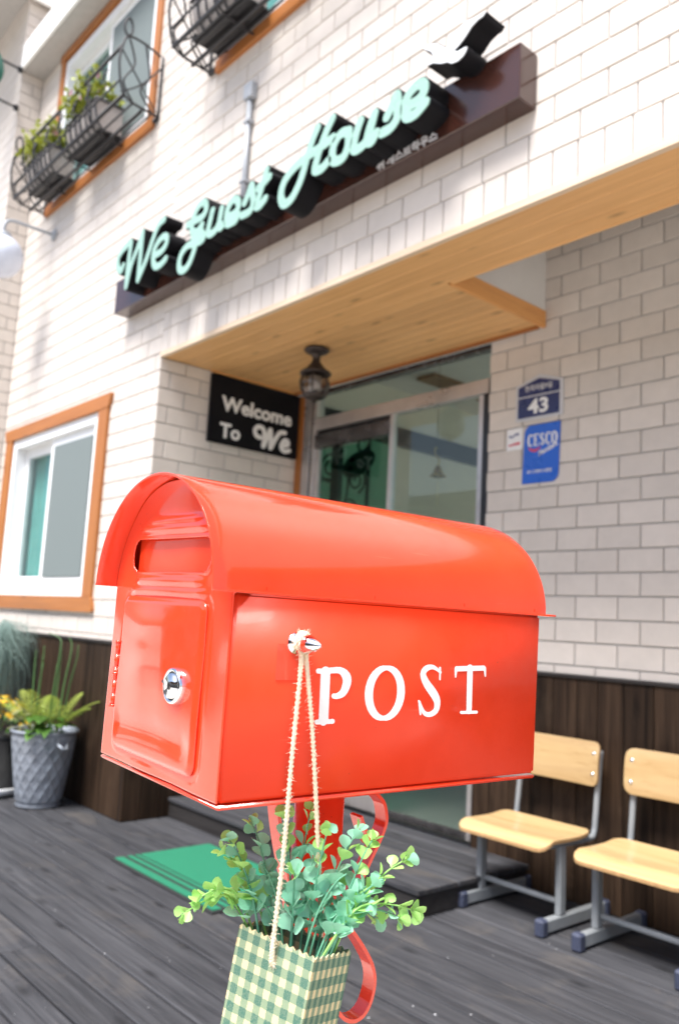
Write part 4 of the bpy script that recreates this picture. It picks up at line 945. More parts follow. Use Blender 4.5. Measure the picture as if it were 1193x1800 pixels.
# ================================================================== SCHOOL CHAIRS
def slab(nm, hw, hd, rad, zf, th, mat, parent, m, nu=18, nv=14, xlim=None):
    """rounded-corner sheet in its local x/y plane, height zf(x, y)"""
    v = []; f = []
    for side_ in (0, 1):
        for j in range(nv+1):
            y_ = -hd*math.cos(PI*j/nv)
            dy = max(0, abs(y_)-(hd-rad)); xm_ = hw-rad+math.sqrt(max(0, rad*rad-dy*dy))
            for i in range(nu+1):
                x_ = -xm_*math.cos(PI*i/nu); v.append((x_, y_, zf(x_, y_)-(th if side_ else 0)))
    w_ = nu+1; N = w_*(nv+1)
    for j in range(nv):
        for i in range(nu):
            a = j*w_+i; f.append((a, a+1, a+w_+1, a+w_)); f.append((N+a, N+a+w_, N+a+w_+1, N+a+1))
    edge = [i for i in range(w_)]+[j*w_+nu for j in range(1, nv+1)]+[nv*w_+i for i in range(nu-1, -1, -1)]+[j*w_ for j in range(nv-1, 0, -1)]
    for a, b in zip(edge, edge[1:]+edge[:1]): f.append((a, N+a, N+b, b))
    me = mesh(nm, v, f, True, (mat, M['plyedge'])); ne = len(edge)
    for p in list(me.polygons)[-ne:]: p.material_index = 1; p.use_smooth = False
    return obj(nm, me, None, parent, m)
def chair(x, y, label):
    c = empty('school_chair', (x, y, 0), label=label, cat='chair', group='school chairs against the entrance wall')
    T_ = Matrix.Translation((x, y, 0))
    def rr(nm, lo, hi, mat, b=0.004): return box(nm, (x+lo[0], y+lo[1], lo[2]), (x+hi[0], y+hi[1], hi[2]), mat, c, b)
    for s in (-1, 1):
        xs = s*0.2
        rr('foot_rail', (xs-0.016, 0.04, 0.010), (xs+0.016, 0.455, 0.062), M['chairmetal'], 0.006)
        rr('foot_cap', (xs-0.021, 0.0, 0.0), (xs+0.021, 0.045, 0.066), M['rubber'], 0.008)
        rr('foot_cap', (xs-0.021, 0.45, 0.0), (xs+0.021, 0.49, 0.066), M['rubber'], 0.008)
        rr('leg', (xs-0.014, 0.125, 0.060), (xs+0.014, 0.168, 0.322), M['chairmetal'], 0.006)
        rr('leg_slot', (xs+0.002, 0.1685, 0.12), (xs+0.010, 0.170, 0.20), M['dark'], 0)
        p = spline([(x+xs, y+0.03, 0.334), (x+xs, y+0.20, 0.328), (x+xs, y+0.355, 0.328), (x+xs, y+0.385, 0.350), (x+xs, y+0.395, 0.40), (x+xs, y+0.410, 0.53), (x+xs, y+0.428, 0.68)], 6)
        tube('back_post', p, 0.0125, M['chairmetal'], c, 10)
    tube('stretcher', [(x-0.19, y+0.155, 0.105), (x+0.19, y+0.155, 0.105)], 0.0125, M['chairmetal'], c, 10)
    def zseat(a, b):
        t = (b+0.17)/0.34
        return 0.3475+0.012*min(1, t*5)-0.022*max(0, 0.16-t)*6*0.9-0.012*math.sin(PI*min(1, max(0, (t-0.1)/0.9)))*(1-(a/0.3)**2)+0.008*max(0, t-0.75)*4
    st = slab('seat', 0.228, 0.17, 0.045, zseat, 0.013, M['ply'], c, T_ @ Matrix.Translation((0, 0.165, 0)))
    def zback(a, b): return 0.030*(1-(a/0.23)**2)-0.010*math.cos(b/0.09*1.4)
    Bk = T_ @ Matrix.Translation((0, 0.392, 0.625)) @ Matrix.Rotation(PI/2-0.10, 4, 'X') @ Matrix.Diagonal((1, 1, -1, 1))
    bk = slab('backrest', 0.222, 0.092, 0.035, zback, 0.012, M['ply'], c, Bk)
    for sx in (-1, 1):
        for sz in (-1, 1):
            lathe('rivet', [(0, 0.0045), (0.0065, 0.0038), (0.009, 0.0)], M['chrome'], bk, Bk @ Matrix.Translation((sx*0.195, sz*0.043, zback(0.195, 0.043)-0.0122)) @ Matrix.Rotation(PI, 4, 'X'), 12)
    return c
c1 = chair(-2.213, 2.865, 'light plywood school chair partly behind the red letterbox')
index_kids()
c2 = copy_tree(c1, (-2.213+0.568, 2.865-0.005, 0)); c2['label'] = 'light plywood school chair standing to the right of the other chair'

# ================================================================== DOOR MAT
mt = empty('door_mat', (-3.33, 2.22, 0), label='green door mat with black stripes lying on the deck', cat='mat')
mx0, mx1, my0, my1 = -3.765, -2.885, 1.945, 2.50
box('rubber_base', (mx0, my0, 0.002), (mx1, my1, 0.008), M['matblack'], mt, 0.002)
ys = [my0+0.016, my0+0.060, my0+0.081, my0+0.105, my0+0.122, my0+0.140, my0+0.150, my1-0.016]
for a, b in zip(ys[::2], ys[1::2]): box('carpet', (mx0+0.016, a, 0.0082), (mx1-0.016, b, 0.0118), M['matgreen'], mt, 0.001)

# ================================================================== POTTED PLANTS ON THE LEFT
PC = Vector((-5.0, 2.085, 0))
pt = empty('metal_plant_pot', PC, label='galvanised metal pot with diamond embossing against the dark timber skirting', cat='pot')
def prof_r(z): return 0.118+(0.187-0.118)*min(1, z/0.44)**0.85
pr = [(0.0, 0.004), (0.125, 0.004), (0.130, 0.012), (0.118, 0.030)]+[(prof_r(z), z) for z in np.linspace(0.036, 0.415, 64)]+[(0.188, 0.425), (0.196, 0.432), (0.198, 0.440), (0.192, 0.445), (0.180, 0.440), (0.176, 0.40), (0.174, 0.36), (0.0, 0.36)]
def emb(r, z, a):
    if not (0.036 < z < 0.40 and 0.1 < r): return r
    u = a*16/(2*PI); w_ = z/0.052
    d1 = abs(((u+w_*0.5) % 1)-0.5); d2 = abs(((u-w_*0.5) % 1)-0.5)
    return r+0.0055*math.exp(-(min(d1, d2)/0.11)**2)
lathe('pot', pr, M['zinc'], pt, Matrix.Translation(PC), 160, True, False, emb)
hv = [PC+Vector((0.198*math.cos(a), 0.198*math.sin(a), 0.375)) for a in (0.02, 0.32)]
md = PC+Vector((0.225*math.cos(0.17), 0.225*math.sin(0.17), 0.352))
tube('handle', spline([hv[0], (hv[0]+md)/2+Vector((0.012, 0, -0.006)), md, (hv[1]+md)/2+Vector((0.012, 0, -0.006)), hv[1]], 5), 0.010, M['zinc'], pt)
lathe('soil', [(0, 0.415), (0.176, 0.405)], M['soil'], pt, Matrix.Translation(PC), 24)
pp = empty('mixed_pot_plant', PC+Vector((0, 0, 0.41)), label='ferns, broad leaves and tall horsetail stalks growing from the metal pot', cat='plant')
rd = random.Random(11)
def blade_leaf(nm, base, d, length, width, mat, parent, droop=0.4, fold=0.15, n=7):
    """a single pointed leaf"""
    d = Vector(d).normalized(); sd = d.cross(Vector((0, 0, 1))); sd = sd.normalized() if sd.length > 1e-4 else Vector((1, 0, 0))
    v = []; f = []
    for i in range(n+1):
        t = i/n; c = Vector(base)+d*length*t+Vector((0, 0, -droop*length*t*t)); w_ = width*math.sin(PI*min(0.999, 0.06+0.94*t)**0.8)*0.5
        nn = sd.cross(d).normalized()
        v += [c-sd*w_+nn*fold*w_, c, c+sd*w_+nn*fold*w_]
    for i in range(n): 
        a = 3*i; f += [(a, a+1, a+4, a+3), (a+1, a+2, a+5, a+4)]
    return obj(nm, mesh(nm, v, f, True), mat, parent)
def frond(base, d, length, parent, mat, droop=0.34, lw=0.075):
    mb = MB(); d = Vector(d).normalized(); sd = d.cross(Vector((0, 0, 1))).normalized(); n = 10; prev = None; pts = []
    for i in range(n+1):
        t = i/n; pts.append(Vector(base)+d*length*t+Vector((0, 0, -droop*length*t*t)))
    mb.tube(pts, 0.0028, 4)
    for i in range(3, n+1):
        t = i/n; tg = (pts[i]-pts[i-1]).normalized(); L = 1.12*lw*(math.sin(PI*min(1, 0.18+0.80*t))**0.8)+0.006
        for s in (-1, 1):
            e = (sd*s+tg*0.75+Vector((0, 0, -0.12))).normalized(); g2 = e.cross(sd.cross(tg)).normalized()*0.0062
            c = pts[i]; mb.add([c, c+e*L*0.4+g2, c+e*L, c+e*L*0.4-g2], [(0, 1, 2, 3)])
    return mb.build('frond', mat, parent)
top = PC+Vector((0, 0, 0.40))
for k, (a, el, L) in enumerate([(-2.6, 0.85, 0.36), (-2.0, 1.05, 0.38), (-1.3, 1.15, 0.34), (-0.6, 1.0, 0.36), (-0.1, 0.95, 0.40), (0.3, 0.85, 0.43), (0.75, 0.95, 0.42), (2.7, 1.0, 0.38), (-1.0, 1.3, 0.40), (-0.3, 1.2, 0.38), (1.5, 1.2, 0.38), (-2.9, 1.1, 0.40)]):
    frond(top+Vector((0.05*math.cos(a), 0.05*math.sin(a), 0)), (math.cos(a)*math.cos(el), math.sin(a)*math.cos(el), math.sin(el)), L*1.12, pp, M['fern'])
for k in range(24):
    a = rd.uniform(-1.0, 1.1); el = rd.uniform(0.1, 0.8); r_ = rd.uniform(0.06, 0.15)
    blade_leaf('leaf', top+Vector((r_*math.cos(a), r_*math.sin(a), rd.uniform(0.02, 0.15))), (math.cos(a)*math.cos(el), math.sin(a)*math.cos(el), math.sin(el)), rd.uniform(0.09, 0.15), rd.uniform(0.06, 0.10), M['hosta'], pp, 0.5)
for k in range(34):
    a = rd.uniform(-2.7, -0.8); el = rd.uniform(0.1, 1.1); r_ = rd.uniform(0.08, 0.18)
    blade_leaf('leaf', top+Vector((r_*math.cos(a), r_*math.sin(a), rd.uniform(0.02, 0.17))), (math.cos(a)*math.cos(el), math.sin(a)*math.cos(el), math.sin(el)), rd.uniform(0.05, 0.09), rd.uniform(0.03, 0.045), M['palegreen'], pp, 0.4)
for (dx, dy, h_, lx, ly, hook) in [(-0.11, -0.05, 0.50, -0.02, 0, 0), (-0.075, -0.03, 0.53, -0.01, 0.01, 0), (-0.02, -0.06, 0.45, 0.03, 0, 0.06), (0.045, 0.0, 0.60, 0.02, 0.02, -0.09), (0.06, 0.02, 0.52, 0.0, 0.01, 0), (0.10, 0.03, 0.58, 0.05, 0.02, -0.02), (0.09, 0.06, 0.55, 0.06, 0.03, 0.0), (-0.05, 0.05, 0.42, -0.03, 0.02, 0)]:
    b0 = top+Vector((dx, dy, 0)); ps = [b0, b0+Vector((lx*0.4, ly*0.4, h_*0.5)), b0+Vector((lx, ly, h_*0.85))]
    if hook: ps += [b0+Vector((lx+hook*0.25, ly, h_*0.97)), b0+Vector((lx+hook, ly-abs(hook)*0.5, h_*1.02))]
    else: ps += [b0+Vector((lx*1.1, ly, h_))]
    sp = spline(ps, 7); n = len(sp)
    m_ = MB(); m_.tube(sp, [0.0058*(1-0.6*(i/n))*(1.18 if i % 5 == 0 else 1) for i in range(n)], 7); m_.build('stalk', M['horsetail'], pp)
# yellow flowers in a dark pot at the frame edge
YC = Vector((-5.43, 1.97, 0))
yp_ = empty('dark_flower_pot', YC, label='dark pot on a white saucer beside the metal pot, cut by the frame', cat='pot')
lathe('pot', [(0, 0.02), (0.12, 0.02), (0.165, 0.34), (0.175, 0.345), (0.175, 0.375), (0.158, 0.375), (0.152, 0.34), (0, 0.34)], M['dark'], yp_, Matrix.Translation(YC), 40)
lathe('saucer', [(0, 0.004), (0.15, 0.004), (0.195, 0.055), (0.186, 0.058), (0.145, 0.016), (0, 0.014)], M['white'], yp_, Matrix.Translation(YC), 40)
yf2 = empty('yellow_flower_plant', YC+Vector((0, 0, 0.35)), label='yellow flowering plant in the dark pot on the saucer', cat='plant')
fo = MB(); fl = MB()
for k in range(150):
    a = rd.uniform(0, 2*PI); r_ = 0.20*math.sqrt(rd.random()); h_ = 0.36+0.20*(1-(r_/0.22)**2)*rd.uniform(0.4, 1.0); c = YC+Vector((r_*math.cos(a), r_*math.sin(a), h_)); s = rd.uniform(0.02, 0.035)
    d = Vector((math.cos(a), math.sin(a), rd.uniform(-0.3, 1))).normalized(); e = d.orthogonal().normalized()
    fo.add([c, c+d*s+e*s*0.5, c+d*s*2, c+d*s-e*s*0.5], [(0, 1, 2, 3)])
for k in range(85):
    a = rd.uniform(0, 2*PI); r_ = 0.225*math.sqrt(rd.random()); h_ = 0.40+0.20*(1-(r_/0.25)**2); c = YC+Vector((r_*math.cos(a), r_*math.sin(a), h_))
    nn = Vector((math.cos(a)*r_*5, math.sin(a)*r_*5, 0.8)).normalized(); e1 = nn.orthogonal().normalized(); e2 = nn.cross(e1)
    for j in range(9):
        t = 2*PI*j/9; q = e1*math.cos(t)+e2*math.sin(t); z2 = e1*-math.sin(t)+e2*math.cos(t)
        fl.add([c, c+q*0.012+z2*0.005+nn*0.003, c+q*0.021, c+q*0.012-z2*0.005+nn*0.003], [(0, 1, 2, 3)])
fo.build('foliage', M['hosta'], yf2); fl.build('blossoms', M['yellow'], yf2)
# blue-green trailing plant behind them
BC = Vector((-5.93, 2.0, 0))
bp_ = empty('tall_stand_pot', BC, label='dark tall pot behind the yellow flowers at the frame edge', cat='pot')
lathe('pot', [(0, 0.0), (0.11, 0.0), (0.135, 0.62), (0.145, 0.64), (0.13, 0.64), (0.125, 0.58), (0, 0.58)], M['dark'], bp_, Matrix.Translation(BC), 32)
bg_ = empty('trailing_grass_plant', BC+Vector((0, 0, 0.6)), label='blue green feathery plant trailing beside the window at the left edge', cat='plant')
fo = MB()
for k in range(1000):
    a = rd.uniform(0, 2*PI); up0 = rd.uniform(0.25, 0.55); out = rd.uniform(0.10, 0.30); fall = rd.uniform(0.1, 0.75)
    b0 = BC+Vector((0.06*math.cos(a), 0.06*math.sin(a), 0.60)); yl = lambda p: Vector((p.x, min(p.y, YF-0.04), p.z))
    ps = [yl(p) for p in spline([b0, b0+Vector((out*0.5*math.cos(a), out*0.5*math.sin(a), up0*0.8)), b0+Vector((out*math.cos(a), out*math.sin(a), up0*0.75)), b0+Vector((out*1.15*math.cos(a)+rd.uniform(-.05, .05), out*1.15*math.sin(a)+rd.uniform(-.05, .05), up0-fall))], 3)]
    sd = Vector((-math.sin(a), math.cos(a), 0.2)).normalized(); n = len(ps); v = []
    for i, p in enumerate(ps): w_ = 0.0022*(1-(i/n)**2)+0.0005; v += [p-sd*w_, p+sd*w_]
    fo.add(v, [(2*i, 2*i+1, 2*i+3, 2*i+2) for i in range(n-1)], True)
fo.build('foliage', M['bluegrass'], bg_)

# ================================================================== RED LETTERBOX
A_ = Vector((0.0554, 0.9985, 0.0003)); B_ = Vector((-0.9982, 0.0554, 0.0235)); U_ = Vector((0.0235, -0.0016, 0.9997)); N_ = Vector((-0.6521, 0.4408, 0.9847))
A_.normalize(); B_ = (B_-A_*B_.dot(A_)).normalized(); U_ = A_.cross(B_)
FM = basis(A_, B_, U_, N_)          # l along the box, w to its left, z up, from the near lower corner
L_, W_, H_ = 0.44, 0.2704, 0.1909
LC, WC = 0.2165, W_/2
zb = -(N_+A_*LC+B_*WC).z/U_.z
lb = empty('letterbox', mat=FM @ Matrix.Translation((LC, WC, zb)), label='glossy red arched-roof letterbox on a post, lettered POST in white', cat='letterbox')
def part(nm, v, f, mat, smooth=False, parent=lb, recalc=True):
    me = mesh(nm, v, f)
    if recalc:
        bm = bmesh.new(); bm.from_mesh(me); bmesh.ops.recalc_face_normals(bm, faces=bm.faces); bm.to_mesh(me); bm.free()
    if smooth: me.polygons.foreach_set('use_smooth', [True]*len(me.polygons))
    return obj(nm, me, mat, parent, FM)
# body with softened edges
bm = bmesh.new(); bmesh.ops.create_cube(bm, size=1.0)
bmesh.ops.scale(bm, vec=(L_+0.0012, W_, H_), verts=bm.verts); bmesh.ops.translate(bm, vec=(L_/2-0.0006, W_/2, H_/2), verts=bm.verts)
bmesh.ops.bevel(bm, geom=list(bm.edges), offset=0.0028, segments=3, affect='EDGES')
me = finish(bm, 'body', True)
body = obj('body', me, M['redbody'], lb, FM)
try:
    for e in me.edges: pass
except Exception: pass
# base plate, a touch larger, with a shadow gap
bm = bmesh.new(); bmesh.ops.create_cube(bm, size=1.0); bmesh.ops.scale(bm, vec=(L_+0.0032, W_-0.0004, 0.004), verts=bm.verts)
bmesh.ops.translate(bm, vec=(L_/2-0.001, W_/2, -0.0040), verts=bm.verts); bmesh.ops.bevel(bm, geom=list(bm.edges), offset=0.0012, segments=2, affect='EDGES')
obj('base_plate', finish(bm, 'base_plate', True), M['red'], lb, FM)
# front plate: pressed sheet with slot and ribs
def halfw(z):
    if z <= H_: return W_/2-0.0022
    return max(0.0006, (W_/2+0.0005)*math.sqrt(max(0, 1-((z-H_)/0.1172)**2)))
def sm(a, b, x): t = min(1, max(0, (x-a)/(b-a))); return t*t*(3-2*t)
def rrect(w_, z_, w0, w1, z0, z1, r):
    cx, cz = (w0+w1)/2, (z0+z1)/2; qx = abs(w_-cx)-((w1-w0)/2-r); qz = abs(z_-cz)-((z1-z0)/2-r)
    return math.hypot(max(qx, 0), max(qz, 0))+min(max(qx, qz), 0)-r
S0, S1, SZa, SZb = 0.046, 0.229, 0.2095, 0.2445
def front_h(w_, z_):
    h = 0.0
    d = rrect(w_, z_, S0, S1, SZa, SZb, 0.0145)
    h += 0.0016*math.exp(-(d/0.0028)**2)                       # rolled lip of the slot
    for (zc, w0, w1, hh, s) in ((0.1995, 0.062, 0.212, 0.0042, 0.0048), (0.1885, 0.055, 0.222, 0.0030, 0.0042), (0.2555, 0.060, 0.212, 0.0034, 0.0044), (0.2640, 0.075, 0.195, 0.0026, 0.0036)):
        h += hh*math.exp(-((z_-zc)/s)**2)*sm(w0-0.01, w0+0.012, w_)*sm(w1+0.01, w1-0.012, w_)
    d = rrect(w_, z_, 0.0375, 0.243, 0.008, 0.1875, 0.014)
    h += 0.0018*sm(0.27, 0.305, z_)
    if d > 0: h += 0.0012*math.sin(w_*48)*math.sin(z_*31+1)*0.6
    return h
v = []; f = []; nz, nw = 190, 150; zt = H_+0.1168
keep = {}
for j in range(nz+1):
    z_ = zt*j/nz; hw_ = halfw(z_)
    for i in range(nw+1):
        w_ = WC+hw_*(2*i/nw-1); v.append((-0.0015-front_h(w_, z_), w_, z_))
for j in range(nz):
    for i in range(nw):
        a = j*(nw+1)+i; q = (a, a+1, a+nw+2, a+nw+1)
        cw_, cz_ = sum(v[k][1] for k in q)/4, sum(v[k][2] for k in q)/4
        if rrect(cw_, cz_, S0, S1, SZa, SZb, 0.0145) < 0: continue
        f.append(q)
fp = part('front_plate', v, f, M['red'], True)
md = fp.modifiers.new('thickness', 'SOLIDIFY'); md.thickness = 0.0016; md.offset = -1
# inside of the slot and its flap
part('slot_back', [(0.024, S0-0.02, SZa-0.02), (0.024, S1+0.02, SZa-0.02), (0.024, S1+0.02, SZb+0.02), (0.024, S0-0.02, SZb+0.02)], [(0, 1, 2, 3)], M['dark'])
bm = bmesh.new(); bmesh.ops.create_cube(bm, size=1.0); bmesh.ops.scale(bm, vec=(0.0015, S1-S0-0.004, SZb-SZa+0.006), verts=bm.verts)
bmesh.ops.translate(bm, vec=(0.0040, (S0+S1)/2+0.001, (SZa+SZb)/2+0.001), verts=bm.verts)
obj('slot_flap', finish(bm, 'slot_flap'), M['red'], lb, FM)
# door: raised pressed panel
DW0, DW1, DZ0, DZ1 = 0.0455, 0.2365, 0.0135, 0.1815
v = []; f = []; nz, nw = 110, 120
for j in range(nz+1):
    z_ = DZ0+(DZ1-DZ0)*j/nz
    for i in range(nw+1):
        w_ = DW0+(DW1-DW0)*i/nw
        # squeeze the grid into rounded corners
        r = 0.013; qx = abs(w_-(DW0+DW1)/2)-((DW1-DW0)/2-r); qz = abs(z_-(DZ0+DZ1)/2)-((DZ1-DZ0)/2-r); ww, zz = w_, z_
        if qx > 0 and qz > 0:
            k = max(qx, qz)/math.hypot(qx, qz); cxs = math.copysign(1, w_-(DW0+DW1)/2); czs = math.copysign(1, z_-(DZ0+DZ1)/2)
            ww = (DW0+DW1)/2+cxs*((DW1-DW0)/2-r+qx*k); zz = (DZ0+DZ1)/2+czs*((DZ1-DZ0)/2-r+qz*k)
        d = -rrect(ww, zz, DW0, DW1, DZ0, DZ1, r)
        u_ = (ww-DW0)/(DW1-DW0); t_ = (zz-DZ0)/(DZ1-DZ0)
        h = 0.0030+0.0032*sm(0, 0.006, d)
        h += 0.0042*sm(0.0, 0.45, t_)*sm(1.0, 0.55, t_)*sm(0, 0.4, u_)*sm(1, 0.6, u_)       # slight belly of the sheet
        h -= 0.0034*math.exp(-((t_-0.155-0.03*math.sin(u_*3))/0.075)**2)*sm(0, 0.15, u_)*sm(1.0, 0.9, u_)
        h += 0.0020*math.exp(-((t_-0.86)/0.10)**2-((u_-0.45)/0.4)**2)
        h += 0.0007*math.sin(u_*7+1.3)*math.sin(t_*6)
        v.append((-0.0022-h, ww, zz))
for j in range(nz):
    for i in range(nw):
        a = j*(nw+1)+i; f.append((a, a+1, a+nw+2, a+nw+1))
door_ = part('door', v, f, M['red'], True)
md = door_.modifiers.new('thickness', 'SOLIDIFY'); md.thickness = 0.003; md.offset = -1
LX = FM @ basis((0, 1, 0), (0, 0, 1), (-1, 0, 0), (0, 0, 0))     # lathe axis out of the front: local z -> -l  (x -> w, y -> z)
def on_door(w_, z_, out): return FM @ Matrix.Translation((-out, w_, z_)) @ Matrix.Rotation(-PI/2, 4, 'Y')
lk = lathe('lock', [(0.0165, -0.004), (0.0178, 0.0), (0.0178, 0.0085), (0.0168, 0.0105), (0.0150, 0.0108), (0.0142, 0.0090), (0.0125, 0.0088), (0.0120, 0.0118), (0.0, 0.0122)], M['chrome'], door_, on_door(0.0845, 0.0960, 0.0062), 40)
lathe('lock_ring', [(0.0142, 0.0091), (0.0126, 0.0089)], M['dark'], door_, on_door(0.0845, 0.0960, 0.00645), 40)
lathe('keyhole', [(0.0, 0.0126), (0.0038, 0.0125), (0.0042, 0.0121)], M['steel_dark'], door_, on_door(0.0845, 0.0960, 0.0063), 16)
mb = MB(); mb.box((-0.0197, 0.0838, 0.0930), (-0.0186, 0.0852, 0.0990)); mb.build('key_slot', M['dark'], door_, FM)
lathe('screw_hole', [(0.0, 0.0003), (0.0021, 0.0002)], M['dark'], door_, on_door(0.1115, 0.0977, 0.0122), 14)
hg = MB()
for k in range(5): hg.tube([(-0.0062, 0.2415, 0.0560+k*0.0147), (-0.0062, 0.2415, 0.0560+k*0.0147+0.0139)], 0.0034, 12)
for k in range(3): hg.tube([(-0.0062, 0.2415, 0.0556+k*0.0358), (-0.0062, 0.2415, 0.0580+k*0.0358)], 0.0042, 12)
hg.build('hinge', M['red'], door_, FM)
# roof: arched sheet with small turned-out eaves
pa, pb = W_/2+0.0014, 0.1185; zr = H_+0.0012
def roof_ring(l, fl):
    o = [(WC+pa+fl, zr)]; n = 44
    o += [(WC+pa*math.cos(t), zr+pb*math.sin(t)) for t in np.linspace(0, PI, n)]
    o.append((WC-pa-fl, zr)); return [(l, a, b) for a, b in o]
v = []; ls = list(np.linspace(-0.028, 0.4315, 24))+[0.4325, L_+0.007]
for l in ls: v += roof_ring(l, 0.0025+(0.014 if l > 0.432 else 0))
m_ = 46; f = [(i*m_+k, i*m_+k+1, (i+1)*m_+k+1, (i+1)*m_+k) for i in range(len(ls)-1) for k in range(m_-1)]
rf = part('roof', v, f, M['red'], True, recalc=False)
md = rf.modifiers.new('thickness', 'SOLIDIFY'); md.thickness = 0.0022; md.offset = 0
bv = rf.modifiers.new('edge', 'BEVEL'); bv.width = 0.0008; bv.segments = 2; bv.limit_method = 'ANGLE'
# rear plate under the arch
v = [(L_-0.003, WC+halfw(H_)*math.cos(t), H_-0.002+0.116*math.sin(t)) for t in np.linspace(0, PI, 30)]; part('rear_plate', v, [tuple(range(30))], M['red'])
# rivets along the eave
rvt = MB()
for l in (0.03, 0.165, 0.300, 0.425):
    vv, ff = lathe_geo([(0.0, 0.0016), (0.0018, 0.0012), (0.0026, 0.0)], 10)
    rvt.add([(l, -0.0015-c, H_+0.006+b) for a, b, c in vv], ff, True)
rvt.build('rivets', M['red'], lb, FM)
# POST
pf = FM @ basis((1, 0, 0), (0, 0, 1), (0, -1, 0), (0, 0, 0))
for k, st in POST.items():
    ss = smooth_strokes(st, 3) if k != 'O' else st
    obj('letter', outline_mesh('letter', contours(ss, 0.0, 0.0008), 0.0006), M['printwhite'], lb, pf @ Matrix.Translation((0, 0, 0.0006)))
# pointed chrome bolt that carries the hanging bag, and a square of clear tape
HB = (0.070, 0.1465)
Hm = FM @ Matrix.Translation((HB[0], -0.0005, HB[1])) @ Matrix.Rotation(PI/2, 4, 'X')
lathe('hook_bolt', [(0.0, 0.0), (0.0105, 0.0), (0.0105, 0.002), (0.0048, 0.003), (0.0046, 0.016), (0.0092, 0.0165), (0.0095, 0.0215), (0.0062, 0.030), (0.0018, 0.040), (0.0, 0.0408)], M['chrome'], lb, Hm, 24)
bm = bmesh.new(); bmesh.ops.create_cube(bm, size=1.0); bmesh.ops.scale(bm, vec=(0.030, 0.0005, 0.034), verts=bm.verts); bmesh.ops.translate(bm, vec=(0.064, -0.0006, 0.128), verts=bm.verts)
obj('clear_tape', finish(bm, 'clear_tape'), M['tape'], lb, FM)
# post and flat-bar scrolls
pm_ = MB(); pm_.tube([(LC, WC, zb), (LC, WC, -0.0075)], 0.0295, 28); pm_.build('post', M['red'], lb, FM)
pl_ = MB(); pl_.box((LC-0.075, WC-0.075, -0.014), (LC+0.075, WC+0.075, -0.0085)); pl_.build('mount_plate', M['red'], lb, FM)
fl_ = MB(); fl_.tube([(LC, WC, zb), (LC, WC, zb+0.006)], 0.09, 28); fl_.build('foot_plate', M['red'], lb, FM)
up1 = [(0.285, -0.0145), (0.2974, -0.0391), (0.310, -0.052), (0.3155, -0.068), (0.3150, -0.080), (0.3065, -0.098), (0.2945, -0.118), (0.280, -0.143), (0.262, -0.170), (0.2475, -0.200)]
up2 = [(0.2745, -0.0652), (0.281, -0.079), (0.2893, -0.092), (0.2975, -0.1015), (0.3030, -0.1010)]
lo1 = [(0.2475, -0.168), (0.262, -0.186), (0.2800, -0.206), (0.2950, -0.2245), (0.3070, -0.243), (0.3125, -0.262), (0.3085, -0.283), (0.2990, -0.2965), (0.2850, -0.301), (0.2700, -0.296), (0.2580, -0.285)]
near_ = [(0.283, -0.0145), (0.281, -0.045), (0.273, -0.080), (0.2655, -0.105), (0.254, -0.140), (0.2475, -0.170)]
for pts, mirs in ((up1, (1,)), (up2, (1,)), (lo1, (1, -1)), (near_, (-1,))):
    for mir in mirs:
        q = [(LC+mir*(a-LC), WC, b) for a, b in pts]; q = [FM @ Vector((p.x, p.y, p.z)) for p in spline(q, 6)]
        strap('scroll', q, B_, 0.020, 0.0045, M['red'], lb)

# ================================================================== HANGING BAG WITH PLANTS
NB_ = Vector((-0.6072, 0.5257, 0.8516)); aa = Vector((-0.2196, 0.9756, 0)).normalized(); bb = Vector((-0.9756, -0.2196, 0)).normalized(); uu = Vector((0.036, 0.165, 0.986)).normalized()
bb = (bb-uu*bb.dot(uu)).normalized(); aa = bb.cross(uu)
BM_ = basis(-bb, aa, uu, NB_)        # x across the front (0 at its right edge), y back, z up from the rim
BW, BD, BH = 0.0947, 0.0585, 0.165
bag = empty('gift_bag', mat=BM_ @ Matrix.Translation((-BW/2, BD/2, -BH)), label='green and cream gingham paper bag hanging by twine from the letterbox', cat='bag')
def wall(nm, p0, p1, n):
    """one side of the bag with a pinked upper edge"""
    v = []; f = []; p0 = Vector(p0); p1 = Vector(p1)
    for i in range(n+1):
        p = p0.lerp(p1, i/n); tp = Vector((p.x*0.94-BW*0.03, p.y*0.94+BD*0.03, 0))
        v += [(tp.x, tp.y, -BH), (p.x, p.y, -0.02), (p.x, p.y, 0.0 if i % 2 else -0.0028)]
    for i in range(n): a = 3*i; f += [(a, a+3, a+4, a+1), (a+1, a+4, a+5, a+2)]
    o = obj(nm, mesh(nm, v, f, False, (M['gingham'],)), None, bag, BM_)
    md = o.modifiers.new('thickness', 'SOLIDIFY'); md.thickness = 0.0012; md.offset = -1
    return o
wall('side', (-BW, 0, 0), (0, 0, 0), 24); wall('side', (0, 0, 0), (0, BD, 0), 14); wall('side', (0, BD, 0), (-BW, BD, 0), 24); wall('side', (-BW, BD, 0), (-BW, 0, 0), 14)
mb = MB(); mb.box((-BW*0.97, BD*0.03, -BH), (-BW*0.03, BD*0.97, -BH+0.0015)); mb.build('bottom', M['gingham'], bag, BM_)
mb = MB(); mb.box((-BW+0.003, 0.003, -0.030), (-0.003, BD-0.003, -0.022)); mb.build('filling', M['soil'], bag, BM_)
